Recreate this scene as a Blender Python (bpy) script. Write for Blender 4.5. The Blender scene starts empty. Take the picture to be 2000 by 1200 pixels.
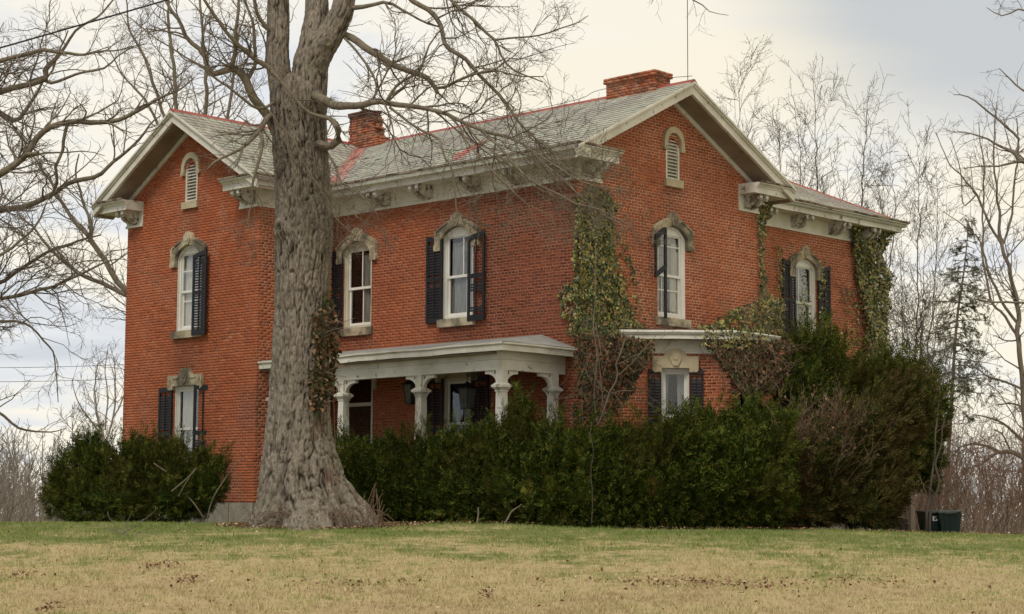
import bpy, math, random
import numpy as np
from mathutils import Vector
random.seed(7)
RNG = np.random.default_rng(11)
SC = bpy.context.scene
COL = SC.collection

# ------------------------------------------------------------------ camera
FPX = 3700.0                       # focal length in pixels of a 2000 px wide picture
PITCH = math.atan(406 / 3700)
ROLL = .005
CAM = np.array([0, 0, .2])
AZ = math.radians(44.03)           # heading of the gable wall
_c, _s = math.cos(PITCH), math.sin(PITCH)
FWD = np.array([0, _c, _s])
_u0, _r0 = np.array([0, -_s, _c]), np.array([1., 0, 0])
RIGHT = _r0 * math.cos(ROLL) + _u0 * math.sin(ROLL)
UP = -_r0 * math.sin(ROLL) + _u0 * math.cos(ROLL)
cam_d = bpy.data.cameras.new('camera')
cam_d.sensor_width = 36
cam_d.lens = 36 * FPX / 2000
cam_d.clip_end = 2000
cam = bpy.data.objects.new('camera', cam_d)
COL.objects.link(cam)
from mathutils import Matrix
cam.matrix_world = Matrix(((RIGHT[0], UP[0], -FWD[0], CAM[0]), (RIGHT[1], UP[1], -FWD[1], CAM[1]),
                           (RIGHT[2], UP[2], -FWD[2], CAM[2]), (0, 0, 0, 1)))
cam_d.dof.use_dof = True
cam_d.dof.focus_distance = 40
cam_d.dof.aperture_fstop = 6.3
SC.camera = cam

# ------------------------------------------------------------------ sky, sun, exposure
SUN_EL, SUN_AZ = math.radians(52), math.radians(208)     # compass-like, clockwise from +Y: behind the camera, to its left
world = bpy.data.worlds.new('World')
SC.world = world
world.use_nodes = True
wn, wl = world.node_tree.nodes, world.node_tree.links
wn.clear()


def wnode(t, **kw):
    n = wn.new(t)
    for k, v in kw.items():
        setattr(n, k, v)
    return n


def wmath(op, a, b=None, c=None):
    n = wnode('ShaderNodeMath', operation=op)
    for i, x in enumerate((a, b, c)):
        if x is None:
            continue
        if isinstance(x, (int, float)):
            n.inputs[i].default_value = x
        else:
            wl.new(x, n.inputs[i])
    return n.outputs[0]


w_out = wnode('ShaderNodeOutputWorld')
sky = wnode('ShaderNodeTexSky', sky_type='NISHITA')
sky.sun_disc = False
sky.sun_elevation = SUN_EL
sky.sun_rotation = SUN_AZ
bg1 = wnode('ShaderNodeBackground')
bg1.inputs[1].default_value = .12
wl.new(sky.outputs[0], bg1.inputs[0])
tc = wnode('ShaderNodeTexCoord')
sep = wnode('ShaderNodeSeparateXYZ')
wl.new(tc.outputs['Generated'], sep.inputs[0])
zz = wmath('ADD', wmath('MAXIMUM', sep.outputs[2], 0), .16)
cmb = wnode('ShaderNodeCombineXYZ')
wl.new(wmath('DIVIDE', sep.outputs[0], zz), cmb.inputs[0])
wl.new(wmath('DIVIDE', sep.outputs[1], zz), cmb.inputs[1])
n1 = wnode('ShaderNodeTexNoise')
n1.inputs['Scale'].default_value = 1.15
n1.inputs['Detail'].default_value = 7
n1.inputs['Roughness'].default_value = .55
n1.inputs['Distortion'].default_value = .35
wl.new(cmb.outputs[0], n1.inputs['Vector'])
n2 = wnode('ShaderNodeTexNoise')
n2.inputs['Scale'].default_value = .45
n2.inputs['Detail'].default_value = 4
wl.new(cmb.outputs[0], n2.inputs['Vector'])
# thin bright cloud, a little bluer towards the left of the picture
thick = wmath('ADD', wmath('ADD', wmath('MULTIPLY', wmath('SUBTRACT', n1.outputs[0], .5), 1.5), wmath('ADD', wmath('MULTIPLY', n2.outputs[0], .5), .41)),
              wmath('MULTIPLY', sep.outputs[0], .30))
ramp = wnode('ShaderNodeValToRGB')
wl.new(thick, ramp.inputs[0])
cr = ramp.color_ramp
cr.elements[0].position = .36
cr.elements[0].color = (.62, .655, .70, 1)
cr.elements[1].position = .80
cr.elements[1].color = (.955, .875, .70, 1)
e = cr.elements.new(.52)
e.color = (.775, .79, .81, 1)
e = cr.elements.new(.62)
e.color = (.945, .895, .785, 1)
# one slate-grey cloud bank, high on the right
gdir = Vector((.235, .93, .262)).normalized()
vd = wnode('ShaderNodeVectorMath', operation='DISTANCE')
sc_ = wnode('ShaderNodeVectorMath', operation='MULTIPLY')
wl.new(tc.outputs['Generated'], sc_.inputs[0])
sc_.inputs[1].default_value = (1, 1, 1.7)
wl.new(sc_.outputs[0], vd.inputs[0])
vd.inputs[1].default_value = (gdir.x, gdir.y, gdir.z * 1.7)
gd = wmath('ADD', vd.outputs['Value'], wmath('MULTIPLY', wmath('SUBTRACT', n1.outputs[0], .5), .14))
gm = wnode('ShaderNodeMapRange', interpolation_type='SMOOTHSTEP')
wl.new(gd, gm.inputs[0])
gm.inputs[1].default_value = .15
gm.inputs[2].default_value = .055
gm.inputs[3].default_value = 0
gm.inputs[4].default_value = .92
mixg = wnode('ShaderNodeMix', data_type='RGBA')
wl.new(gm.outputs[0], mixg.inputs[0])
wl.new(ramp.outputs[0], mixg.inputs[6])
mixg.inputs[7].default_value = (.545, .57, .585, 1)
bg2 = wnode('ShaderNodeBackground')
bg2.inputs[1].default_value = 1.07
wl.new(mixg.outputs[2], bg2.inputs[0])
mx = wnode('ShaderNodeMixShader')
mx.inputs[0].default_value = .93
wl.new(bg1.outputs[0], mx.inputs[1])
wl.new(bg2.outputs[0], mx.inputs[2])
wl.new(mx.outputs[0], w_out.inputs[0])

sun_d = bpy.data.lights.new('sun', 'SUN')
sun_d.energy = 2.0
sun_d.angle = math.radians(18)
sun_d.color = (1, .93, .82)
sun = bpy.data.objects.new('sun', sun_d)
COL.objects.link(sun)
sdir = Vector((math.sin(SUN_AZ) * math.cos(SUN_EL), math.cos(SUN_AZ) * math.cos(SUN_EL), math.sin(SUN_EL)))
sun.rotation_euler = (-sdir).to_track_quat('-Z', 'Y').to_euler()
sun.location = (0, -20, 60)

SC.view_settings.view_transform = 'Standard'
SC.view_settings.look = 'None'
SC.view_settings.exposure = 0
SC.view_settings.gamma = 1
SC.view_settings.use_curve_mapping = False
SC.cycles.max_bounces = 8
SC.cycles.transparent_max_bounces = 12


# ------------------------------------------------------------------ geometry helpers
def ray(x, y):
    return FWD + RIGHT * (x - 1000) / FPX - UP * (y - 600) / FPX


def at(x, y, Y):
    """point at world depth Y seen in direction (x, y)"""
    d = ray(x, y)
    return CAM + d * ((Y - CAM[1]) / d[1])


def proj(P):
    d = np.asarray(P, float) - CAM
    w = d @ FWD
    return np.stack([1000 + FPX * (d @ RIGHT) / w, 600 - FPX * (d @ UP) / w], -1)


U = np.array([math.cos(AZ), -math.sin(AZ), 0])
V = np.array([math.sin(AZ), math.cos(AZ), 0])
_r = ray(1126, 500)
_r = _r / _r[1]
P0 = np.array([_r[0] * 40, 40., 0])


def hw(p):
    p = np.asarray(p, float)
    return P0 + p[..., 0:1] * U + p[..., 1:2] * V + p[..., 2:3] * np.array([0, 0, 1.])


def onplane(x, y, axis, val):
    d = ray(x, y)
    n = U if axis == 'u' else V
    t = (val - (CAM - P0) @ n) / (d @ n)
    p = CAM + d * t - P0
    return np.array([p @ U, p @ V, p[2]])


def ground_z(x, y):
    x = np.asarray(x, float)
    y = np.asarray(y, float)
    t = np.clip((y - 11) / (37 - 11), 0, 1)
    z = -1.45 * (1 - t) ** 1.12
    z = z - .0165 * np.clip(x, 0, 60) * np.clip((y - 10) / 25, 0, 1) - .003 * np.clip(-x, 0, 40)
    z = z + .03 * np.sin(x * .9 + .4 * y) * np.sin(y * .7 + 1) * np.clip((y - 15) / 8, 0, 1) * .6
    z = z - .012 * np.clip(y - 46, 0, 60)
    return z


def new_mesh(name, verts, faces, smooth=False):
    """faces: (m,k) array or list of lists"""
    me = bpy.data.meshes.new(name)
    verts = np.asarray(verts, dtype=np.float32).reshape(-1, 3)
    if isinstance(faces, np.ndarray):
        m, k = faces.shape
        me.vertices.add(len(verts))
        me.vertices.foreach_set('co', verts.ravel())
        me.loops.add(m * k)
        me.loops.foreach_set('vertex_index', faces.astype(np.int32).ravel())
        me.polygons.add(m)
        me.polygons.foreach_set('loop_start', np.arange(0, m * k, k, dtype=np.int32))
        me.update(calc_edges=True)
        if smooth:
            me.polygons.foreach_set('use_smooth', np.ones(m, dtype=bool))
    else:
        me.from_pydata(verts.tolist(), [], faces)
        if smooth:
            me.polygons.foreach_set('use_smooth', np.ones(len(me.polygons), dtype=bool))
        me.update()
    return me


def add(name, me, mat=None, parent=None, loc=None, rotz=None, stuff=False):
    o = bpy.data.objects.new(name, me)
    COL.objects.link(o)
    if mat is not None and me is not None and not me.materials:
        me.materials.append(mat)
    if parent is not None:
        o.parent = parent
    if loc is not None:
        o.location = loc
    if rotz is not None:
        o.rotation_euler = (0, 0, rotz)
    if stuff:
        o['kind'] = 'stuff'
    return o


def thing(name, label, cat, loc=(0, 0, 0), rotz=0, group=None, me=None, mat=None):
    o = add(name, me, mat, None, loc, rotz)
    o['label'] = label
    o['category'] = cat
    if group:
        o['group'] = group
    return o


class MB:
    """collects simple solids into one mesh"""

    def __init__(self):
        self.v, self.f = [], []

    def box(self, a, b):
        (x0, y0, z0), (x1, y1, z1) = a, b
        i = len(self.v)
        self.v += [(x0, y0, z0), (x1, y0, z0), (x1, y1, z0), (x0, y1, z0), (x0, y0, z1), (x1, y0, z1), (x1, y1, z1), (x0, y1, z1)]
        self.f += [[i + k for k in q] for q in ((0, 3, 2, 1), (4, 5, 6, 7), (0, 1, 5, 4), (1, 2, 6, 5), (2, 3, 7, 6), (3, 0, 4, 7))]
        return self

    def frustum(self, cx, cy, z0, z1, a0, a1, n=4):
        """square (n=4) or round tapered block"""
        i = len(self.v)
        off = math.pi / 4 if n == 4 else 0
        k0 = math.sqrt(2) if n == 4 else 1
        for z, a in ((z0, a0), (z1, a1)):
            for k in range(n):
                t = off + 2 * math.pi * k / n
                self.v.append((cx + a * k0 * math.cos(t), cy + a * k0 * math.sin(t), z))
        for k in range(n):
            k2 = (k + 1) % n
            self.f.append([i + k, i + k2, i + n + k2, i + n + k])
        self.f.append([i + k for k in range(n)][::-1])
        self.f.append([i + n + k for k in range(n)])
        return self

    def prism(self, out, y0, y1):
        """outline in (x,z), extruded along y"""
        i, n = len(self.v), len(out)
        self.v += [(x, y0, z) for x, z in out] + [(x, y1, z) for x, z in out]
        self.f.append([i + k for k in range(n)])
        self.f.append([i + n + k for k in range(n)][::-1])
        for k in range(n):
            k2 = (k + 1) % n
            self.f.append([i + k2, i + k, i + n + k, i + n + k2])
        return self

    def hexa(self, pts):
        """8 corners, bottom ring then top ring"""
        i = len(self.v)
        self.v += [tuple(map(float, p)) for p in pts]
        self.f += [[i + k for k in q] for q in ((0, 3, 2, 1), (4, 5, 6, 7), (0, 1, 5, 4), (1, 2, 6, 5), (2, 3, 7, 6), (3, 0, 4, 7))]
        return self

    def quad(self, *p):
        i = len(self.v)
        self.v += [tuple(map(float, q)) for q in p]
        self.f.append(list(range(i, i + len(p))))
        return self

    def bar(self, p, q, w, h=None):
        """square bar from p to q"""
        p, q = Vector(p), Vector(q)
        d = (q - p).normalized()
        r = d.cross(Vector((0, 0, 1)))
        r = Vector((1, 0, 0)) if r.length < 1e-3 else r.normalized()
        s = r.cross(d)
        w, h = w / 2, (h or w) / 2
        self.hexa([p - r * w - s * h, p + r * w - s * h, p + r * w + s * h, p - r * w + s * h,
                   q - r * w - s * h, q + r * w - s * h, q + r * w + s * h, q - r * w + s * h])
        return self

    def mesh(self, name, smooth=False, bevel=0):
        me = new_mesh(name, self.v, self.f, smooth)
        return me


def fix_normals(me):
    import bmesh
    bm = bmesh.new()
    bm.from_mesh(me)
    bmesh.ops.recalc_face_normals(bm, faces=bm.faces)
    bm.to_mesh(me)
    bm.free()
    return me


def sweep(path, prof, sag=1.):
    """path: wall points (u,v) with the outside on the right-hand side; prof: (outward, z) outline"""
    path = [np.array(p, float) for p in path]
    fine = [path[0]]
    for p, q in zip(path[:-1], path[1:]):
        k = max(1, int(np.linalg.norm(q - p) / .55))
        fine += [p + (q - p) * j / k for j in range(1, k + 1)]
    corner = [any(np.allclose(p, q) for q in path) for p in fine]
    path = fine
    n = len(path)
    rs_ = random.Random(n)
    nor = []
    for i in range(n - 1):
        d = path[i + 1] - path[i]
        d /= np.linalg.norm(d)
        nor.append(np.array([d[1], -d[0]]))
    V_, F_ = [], []
    for i in range(n):
        if i == 0:
            m = nor[0]
        elif i == n - 1:
            m = nor[-1]
        else:
            m = nor[i - 1] + nor[i]
            m = m / (m @ nor[i])
        dz, do = (0, 0) if corner[i] else (rs_.uniform(-.012, .008) * sag, rs_.uniform(-.006, .006) * sag)
        for o, z in prof:
            q = path[i] + m * (o + (do if o > .1 else 0))
            V_.append((q[0], q[1], z + (dz if o > .1 else 0)))
    k = len(prof)
    for i in range(n - 1):
        for j in range(k):
            j2 = (j + 1) % k
            F_.append([i * k + j, i * k + j2, (i + 1) * k + j2, (i + 1) * k + j])
    F_.append(list(range(k))[::-1])
    F_.append([(n - 1) * k + j for j in range(k)])
    return fix_normals(new_mesh('sweep', V_, F_))


def tubes(pts, rad, k):
    """batch of tubes: pts (m,n,3), rad (m,n) -> verts, quads"""
    m, n, _ = pts.shape
    t = np.empty_like(pts)
    t[:, 1:-1] = pts[:, 2:] - pts[:, :-2]
    t[:, 0] = pts[:, 1] - pts[:, 0]
    t[:, -1] = pts[:, -1] - pts[:, -2]
    t /= np.linalg.norm(t, axis=-1, keepdims=True) + 1e-9
    tm = t.mean(1, keepdims=True)
    ref = np.where(np.abs(tm[..., 2:3]) > .8, np.array([1., 0, 0]), np.array([0, 0, 1.]))
    ref = np.broadcast_to(ref, t.shape)
    a = np.cross(t, ref)
    a /= np.linalg.norm(a, axis=-1, keepdims=True) + 1e-9
    b = np.cross(t, a)
    th = np.arange(k) * 2 * math.pi / k
    ring = a[:, :, None, :] * np.cos(th)[None, None, :, None] + b[:, :, None, :] * np.sin(th)[None, None, :, None]
    v = pts[:, :, None, :] + ring * rad[:, :, None, None]
    base = (np.arange(m) * n * k)[:, None, None] + (np.arange(n - 1) * k)[None, :, None]
    j = np.arange(k)
    j2 = (j + 1) % k
    f = np.stack(np.broadcast_arrays(base + j, base + j2, base + k + j2, base + k + j), -1)
    return v.reshape(-1, 3), f.reshape(-1, 4)


def join_np(parts):
    vs, fs, o = [], [], 0
    for v, f in parts:
        vs.append(v)
        fs.append(f + o)
        o += len(v)
    return np.concatenate(vs), np.concatenate(fs)


def resample(pts, n, extra=None):
    """Catmull-Rom through pts (k,d) -> (n,d)"""
    p = np.asarray(pts, float)
    p = np.vstack([2 * p[0] - p[1], p, 2 * p[-1] - p[-2]])
    seg = np.linalg.norm(np.diff(p[1:-1, :3], axis=0), axis=1)
    s = np.concatenate([[0], np.cumsum(seg)])
    q = np.linspace(0, s[-1], n)
    i = np.clip(np.searchsorted(s, q, side='right') - 1, 0, len(seg) - 1)
    t = ((q - s[i]) / np.maximum(seg[i], 1e-9))[:, None]
    a, b, c, d = p[i], p[i + 1], p[i + 2], p[i + 3]
    return .5 * (2 * b + (c - a) * t + (2 * a - 5 * b + 4 * c - d) * t ** 2 + (3 * b - a - 3 * c + d) * t ** 3)


def stamp(tv, tf, pos, rot, scale):
    """template verts (t,3), faces (f,k) at many transforms"""
    m = len(pos)
    v = np.einsum('mij,tj->mti', rot, tv) * np.asarray(scale).reshape(m, 1, -1) + pos[:, None, :]
    f = tf[None] + (np.arange(m) * len(tv))[:, None, None]
    return v.reshape(-1, 3), f.reshape(-1, tf.shape[1])


def frames(z, roll):
    """rotation matrices whose third column is z"""
    z = z / (np.linalg.norm(z, axis=1, keepdims=True) + 1e-9)
    ref = np.where(np.abs(z[:, 2:3]) > .9, np.array([1., 0, 0]), np.array([0, 0, 1.]))
    x = np.cross(ref, z)
    x /= np.linalg.norm(x, axis=1, keepdims=True) + 1e-9
    y = np.cross(z, x)
    c, s = np.cos(roll)[:, None], np.sin(roll)[:, None]
    return np.stack([x * c + y * s, -x * s + y * c, z], -1)


def vnoise(x, y, seed, px=None):
    """2-D value noise, optionally periodic in x with integer period px"""
    r = np.random.default_rng(seed)
    T = r.random((256, 256))
    xi, yi = np.floor(x).astype(int), np.floor(y).astype(int)
    fx, fy = x - xi, y - yi
    fx, fy = fx * fx * (3 - 2 * fx), fy * fy * (3 - 2 * fy)
    P = px or 256
    a, b = xi % P, (xi + 1) % P
    c, d = yi % 256, (yi + 1) % 256
    return (T[a, c] * (1 - fx) + T[b, c] * fx) * (1 - fy) + (T[a, d] * (1 - fx) + T[b, d] * fx) * fy


# ------------------------------------------------------------------ materials
def mat_base(name, rough=.85, spec=.3):
    m = bpy.data.materials.new(name)
    m.use_nodes = True
    nt = m.node_tree
    b = nt.nodes['Principled BSDF']
    b.inputs['Roughness'].default_value = rough
    b.inputs['Specular IOR Level'].default_value = spec
    return m, nt, b


def nd(nt, t, ins=None, **kw):
    n = nt.nodes.new(t)
    for k, v in kw.items():
        setattr(n, k, v)
    for k, v in (ins or {}).items():
        if isinstance(v, bpy.types.NodeSocket):
            nt.links.new(v, n.inputs[k])
        else:
            n.inputs[k].default_value = v
    return n


def pos(nt):
    return nd(nt, 'ShaderNodeNewGeometry').outputs['Position']


def scaled(nt, sx, sy, sz, vec=None):
    return nd(nt, 'ShaderNodeVectorMath', {0: vec or pos(nt), 1: (sx, sy, sz)}, operation='MULTIPLY').outputs[0]


def noise(nt, scale, detail=4, vec=None, rough=.55, dist=0):
    return nd(nt, 'ShaderNodeTexNoise', {'Vector': vec or pos(nt), 'Scale': scale, 'Detail': detail, 'Roughness': rough, 'Distortion': dist}).outputs[0]


def ramp_(nt, fac, stops, interp='LINEAR'):
    n = nd(nt, 'ShaderNodeValToRGB', {0: fac})
    cr = n.color_ramp
    cr.interpolation = interp
    while len(cr.elements) < len(stops):
        cr.elements.new(.5)
    for e_, (p, c) in zip(cr.elements, stops):
        e_.position = p
        e_.color = (*c, 1) if len(c) == 3 else c
    return n.outputs[0]


def mix_(nt, fac, a, b, blend='MIX'):
    n = nd(nt, 'ShaderNodeMix', data_type='RGBA', blend_type=blend)
    for k, v in ((0, fac), (6, a), (7, b)):
        if isinstance(v, bpy.types.NodeSocket):
            nt.links.new(v, n.inputs[k])
        elif k == 0:
            n.inputs[k].default_value = v
        else:
            n.inputs[k].default_value = (*v, 1)
    return n.outputs[2]


def math_(nt, op, a, b=0.):
    return nd(nt, 'ShaderNodeMath', {0: a, 1: b}, operation=op).outputs[0]


def bump(nt, b, h, strength=.5, dist=.01):
    n = nd(nt, 'ShaderNodeBump', {'Height': h, 'Strength': strength, 'Distance': dist})
    nt.links.new(n.outputs[0], b.inputs['Normal'])


def each(nt):
    """a random number per piece, whether the piece is an object or an island of a joined mesh"""
    g = nd(nt, 'ShaderNodeNewGeometry').outputs['Random Per Island']
    o = nd(nt, 'ShaderNodeObjectInfo').outputs['Random']
    return math_(nt, 'FRACT', math_(nt, 'ADD', g, o))


def soft(name, stops, scale, rough=.85, detail=5, stretch=(1, 1, 1), bmp=.3, spec=.3, fine=0):
    m, nt, b = mat_base(name, rough, spec)
    vec = scaled(nt, *stretch)
    f = noise(nt, scale, detail, vec)
    c = ramp_(nt, f, stops)
    if fine:
        f2 = noise(nt, fine, 3, vec)
        c = mix_(nt, .35, c, ramp_(nt, f2, [(.3, (.35, .35, .35)), (.7, (1, 1, 1))]), 'MULTIPLY')
    nt.links.new(c, b.inputs['Base Color'])
    if bmp:
        bump(nt, b, noise(nt, scale * 4, 4, vec), bmp)
    return m


PR_ = 2.32


def make_brick(name='brick', aged=False, chimney=False):
    m, nt, b = mat_base(name, .9, .2)
    r = each(nt)
    c = ramp_(nt, r, [(0, (.21, .058, .030)), (.10, (.29, .079, .037)), (.5, (.345, .095, .041)), (.88, (.385, .114, .049)), (1, (.45, .158, .073))])
    big = noise(nt, .55, 4)
    c = mix_(nt, ramp_(nt, big, [(.48, (0, 0, 0)), (.70, (.5, .5, .5))]), c, (.25, .088, .056))
    # ruddier wash over the older patches
    wash = noise(nt, .9, 5, dist=.4)
    c = mix_(nt, ramp_(nt, wash, [(.42, (.5, .5, .5)), (.6, (0, 0, 0))]), c, (.40, .112, .043))
    blot = noise(nt, 4.5, 6, rough=.68)
    c = mix_(nt, ramp_(nt, blot, [(.52, (0, 0, 0)), (.66, (.6, .6, .6))]), c, (.165, .062, .040))
    speck = noise(nt, 38, 3)
    c = mix_(nt, .30, c, ramp_(nt, speck, [(.3, (.45, .42, .42)), (.55, (1, 1, 1))]), 'MULTIPLY')
    pale = noise(nt, 2.3, 6, rough=.7)
    c = mix_(nt, ramp_(nt, pale, [(.62, (0, 0, 0)), (.78, (.45, .45, .45))]), c, (.42, .25, .18))
    if chimney:
        c = mix_(nt, ramp_(nt, noise(nt, 3.5, 6, rough=.7), [(.42, (0, 0, 0)), (.62, (.75, .75, .75))]), c, (.42, .24, .16))
        c = mix_(nt, ramp_(nt, math_(nt, 'FRACT', math_(nt, 'MULTIPLY', r, 7.3)), [(.55, (0, 0, 0)), (.9, (.7, .7, .7))]), c, (.11, .055, .042))
        z_ = nd(nt, 'ShaderNodeSeparateXYZ', {0: pos(nt)}).outputs[2]
        soot = nd(nt, 'ShaderNodeMapRange', {0: math_(nt, 'ADD', z_, math_(nt, 'MULTIPLY', noise(nt, 4, 4), .5)), 1: 10.55, 2: 10.95, 3: 0., 4: .8}).outputs[0]
        c = mix_(nt, soot, c, (.055, .042, .038))
    # damp, sooty brick below sills and along the wall foot
    for q_, rad_ in (((-10.6, -PR_, 3.95), .75), ((-7.0, 0, 4.15), .7), ((-3.6, 0, 4.15), .75), ((0, 3.2, 4.2), .6), ((-10.57, -PR_, 7.25), .5), ((0, 3.2, 7.35), .5), ((-9.0, -PR_, .7), 1.0), ((-8.1, -PR_, 2.6), .7)):
        d = nd(nt, 'ShaderNodeVectorMath', {0: pos(nt), 1: tuple(float(x) for x in hw(q_))}, operation='DISTANCE').outputs['Value']
        d = math_(nt, 'DIVIDE', math_(nt, 'ADD', d, math_(nt, 'MULTIPLY', math_(nt, 'SUBTRACT', blot, .5), 1.1)), rad_)
        c = mix_(nt, ramp_(nt, d, [(.45, (.55, .55, .55)), (1., (0, 0, 0))]), c, mix_(nt, r, (.10, .045, .034), (.22, .085, .055)))
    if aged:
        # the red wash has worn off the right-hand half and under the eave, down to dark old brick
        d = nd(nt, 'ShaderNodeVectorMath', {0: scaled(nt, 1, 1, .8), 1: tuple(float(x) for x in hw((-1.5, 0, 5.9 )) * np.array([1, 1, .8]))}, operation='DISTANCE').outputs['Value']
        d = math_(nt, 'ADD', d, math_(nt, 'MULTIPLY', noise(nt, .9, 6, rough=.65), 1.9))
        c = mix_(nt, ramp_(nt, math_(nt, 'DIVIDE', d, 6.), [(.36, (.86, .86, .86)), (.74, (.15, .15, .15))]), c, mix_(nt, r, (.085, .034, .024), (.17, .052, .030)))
    nt.links.new(c, b.inputs['Base Color'])
    bump(nt, b, noise(nt, 60, 4), .35, .004)
    return m


def make_mortar(name='mortar', washed=0.):
    m, nt, b = mat_base(name, .95, .1)
    f = noise(nt, .8, 5, dist=.3)
    c = ramp_(nt, f, [(.34, (.42, .20, .13)), (.48, (.53, .31, .215)), (.66, (.60, .42, .31))])
    if name == 'aged_mortar':
        c = mix_(nt, .45, c, (.16, .075, .05))
    if washed:
        c = mix_(nt, ramp_(nt, noise(nt, 1.1, 5), [(.36, (washed * .6,) * 3), (.52, (washed,) * 3), (.72, (washed * .3,) * 3)]), c, (.34, .098, .042))
    c = mix_(nt, ramp_(nt, noise(nt, 5, 5), [(.58, (0, 0, 0)), (.72, (.7, .7, .7))]), c, (.17, .075, .05))
    nt.links.new(c, b.inputs['Base Color'])
    bump(nt, b, noise(nt, 80, 3), .5, .004)
    return m


def make_slate():
    m, nt, b = mat_base('slate', .62, .4)
    r = each(nt)
    c = ramp_(nt, r, [(0, (.335, .345, .29)), (.30, (.375, .38, .315)), (.60, (.405, .405, .335)), (.78, (.36, .325, .30)), (.86, (.31, .27, .265)), (.93, (.43, .415, .345)), (1, (.335, .35, .30))], 'CONSTANT')
    c = mix_(nt, ramp_(nt, noise(nt, .6, 4), [(.5, (0, 0, 0)), (.62, (.5, .5, .5))]), c, (.27, .225, .225))
    c = mix_(nt, .5, c, ramp_(nt, noise(nt, 9, 5), [(.3, (.55, .55, .5)), (.6, (1, 1, 1))]), 'MULTIPLY')
    nt.links.new(c, b.inputs['Base Color'])
    bump(nt, b, noise(nt, 30, 4), .35, .006)
    return m


def make_paint(name, col, bare=(.20, .165, .125), amount=.60, scale=7, stretch=(1, 1, 1), dirt=.5):
    m, nt, b = mat_base(name, .6, .35)
    vec = scaled(nt, *stretch)
    f = noise(nt, scale, 8, vec, .68)
    k = ramp_(nt, f, [(amount, (0, 0, 0)), (amount + .04, (1, 1, 1))])
    soil = ramp_(nt, noise(nt, 1.7, 6, vec, .6), [(.3, (1 - dirt * .8, 1 - dirt * .85, 1 - dirt)), (.65, (1, 1, 1))])
    c = mix_(nt, 1, col, soil, 'MULTIPLY')
    c = mix_(nt, k, c, bare)
    nt.links.new(c, b.inputs['Base Color'])
    bump(nt, b, math_(nt, 'SUBTRACT', 1., nd(nt, 'ShaderNodeRGBToBW', {0: k}).outputs[0]), .4, .004)
    return m


def make_stone(name='sandstone', lo=.56, hi=.68):
    m, nt, b = mat_base(name, .9, .2)
    c = ramp_(nt, noise(nt, 3, 6), [(.3, (.37, .31, .21)), (.7, (.50, .43, .30))])
    c = mix_(nt, ramp_(nt, noise(nt, 1.6, 7, rough=.65), [(lo, (0, 0, 0)), (hi, (.85, .85, .85))]), c, (.07, .062, .05))
    nt.links.new(c, b.inputs['Base Color'])
    bump(nt, b, noise(nt, 45, 4), .4, .006)
    return m


def make_leaf(name, stops, rough=.5, spec=.35, tint=None, trans=.25):
    m, nt, b = mat_base(name, rough, spec)
    r = nd(nt, 'ShaderNodeNewGeometry').outputs['Random Per Island']
    c = ramp_(nt, r, stops)
    if tint:
        sc, lo, hi, col = tint
        c = mix_(nt, ramp_(nt, noise(nt, sc, 4), [(lo, (0, 0, 0)), (hi, (.85, .85, .85))]), c, col)
    nt.links.new(c, b.inputs['Base Color'])
    if trans:
        out = nt.nodes['Material Output']
        tr = nd(nt, 'ShaderNodeBsdfTranslucent', {0: c})
        ms = nd(nt, 'ShaderNodeMixShader', {0: trans})
        nt.links.new(b.outputs[0], ms.inputs[1])
        nt.links.new(tr.outputs[0], ms.inputs[2])
        nt.links.new(ms.outputs[0], out.inputs[0])
    return m


def make_bark(name, lo, hi, moss=None, furrow=False):
    m, nt, b = mat_base(name, .95, .15)
    vec = scaled(nt, 1, 1, .22)
    c = ramp_(nt, noise(nt, 9, 7, vec, .65, .6), [(.3, lo), (.68, hi)])
    c = mix_(nt, ramp_(nt, noise(nt, 1.3, 5), [(.45, (0, 0, 0)), (.7, (.5, .5, .5))]), c, tuple(.72 * x for x in hi))
    if moss:
        c = mix_(nt, ramp_(nt, noise(nt, 2.1, 5), [(.52, (0, 0, 0)), (.66, (.7, .7, .7))]), c, moss)
    if furrow:
        # weathered plate faces are grey; the fissures' dark brown also paints in crevice shade
        at_ = nd(nt, 'ShaderNodeAttribute', attribute_name='furrow')
        c = mix_(nt, ramp_(nt, at_.outputs['Fac'], [(.30, (1, 1, 1)), (.80, (0, 0, 0))]), c, (.038, .028, .021))
        v3 = scaled(nt, 1, 1, .34)
        c = mix_(nt, .75, c, ramp_(nt, noise(nt, 26, 6, v3, .7, .5), [(.36, (.42, .39, .36)), (.60, (1.12, 1.1, 1.08))]), 'MULTIPLY')
    nt.links.new(c, b.inputs['Base Color'])
    bump(nt, b, noise(nt, 22, 7, vec, .72), 1., .05 if furrow else .03)
    return m


def make_glass():
    m, nt, b = mat_base('window_glass')
    out = nt.nodes['Material Output']
    tr = nd(nt, 'ShaderNodeBsdfTransparent', {0: (.90, .90, .88, 1)})
    gl = nd(nt, 'ShaderNodeBsdfGlossy', {0: (.9, .93, .95, 1), 1: .02})
    wob = noise(nt, 2.2, 2)
    bp = nd(nt, 'ShaderNodeBump', {'Height': wob, 'Strength': .12, 'Distance': .05})
    nt.links.new(bp.outputs[0], gl.inputs['Normal'])
    fc = nd(nt, 'ShaderNodeLayerWeight', {0: .5}).outputs['Facing']
    fr = math_(nt, 'ADD', .045, math_(nt, 'MULTIPLY', math_(nt, 'POWER', fc, 3.), .9))
    ms = nd(nt, 'ShaderNodeMixShader', {0: fr})
    nt.links.new(tr.outputs[0], ms.inputs[1])
    nt.links.new(gl.outputs[0], ms.inputs[2])
    nt.links.new(ms.outputs[0], out.inputs[0])
    return m


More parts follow.
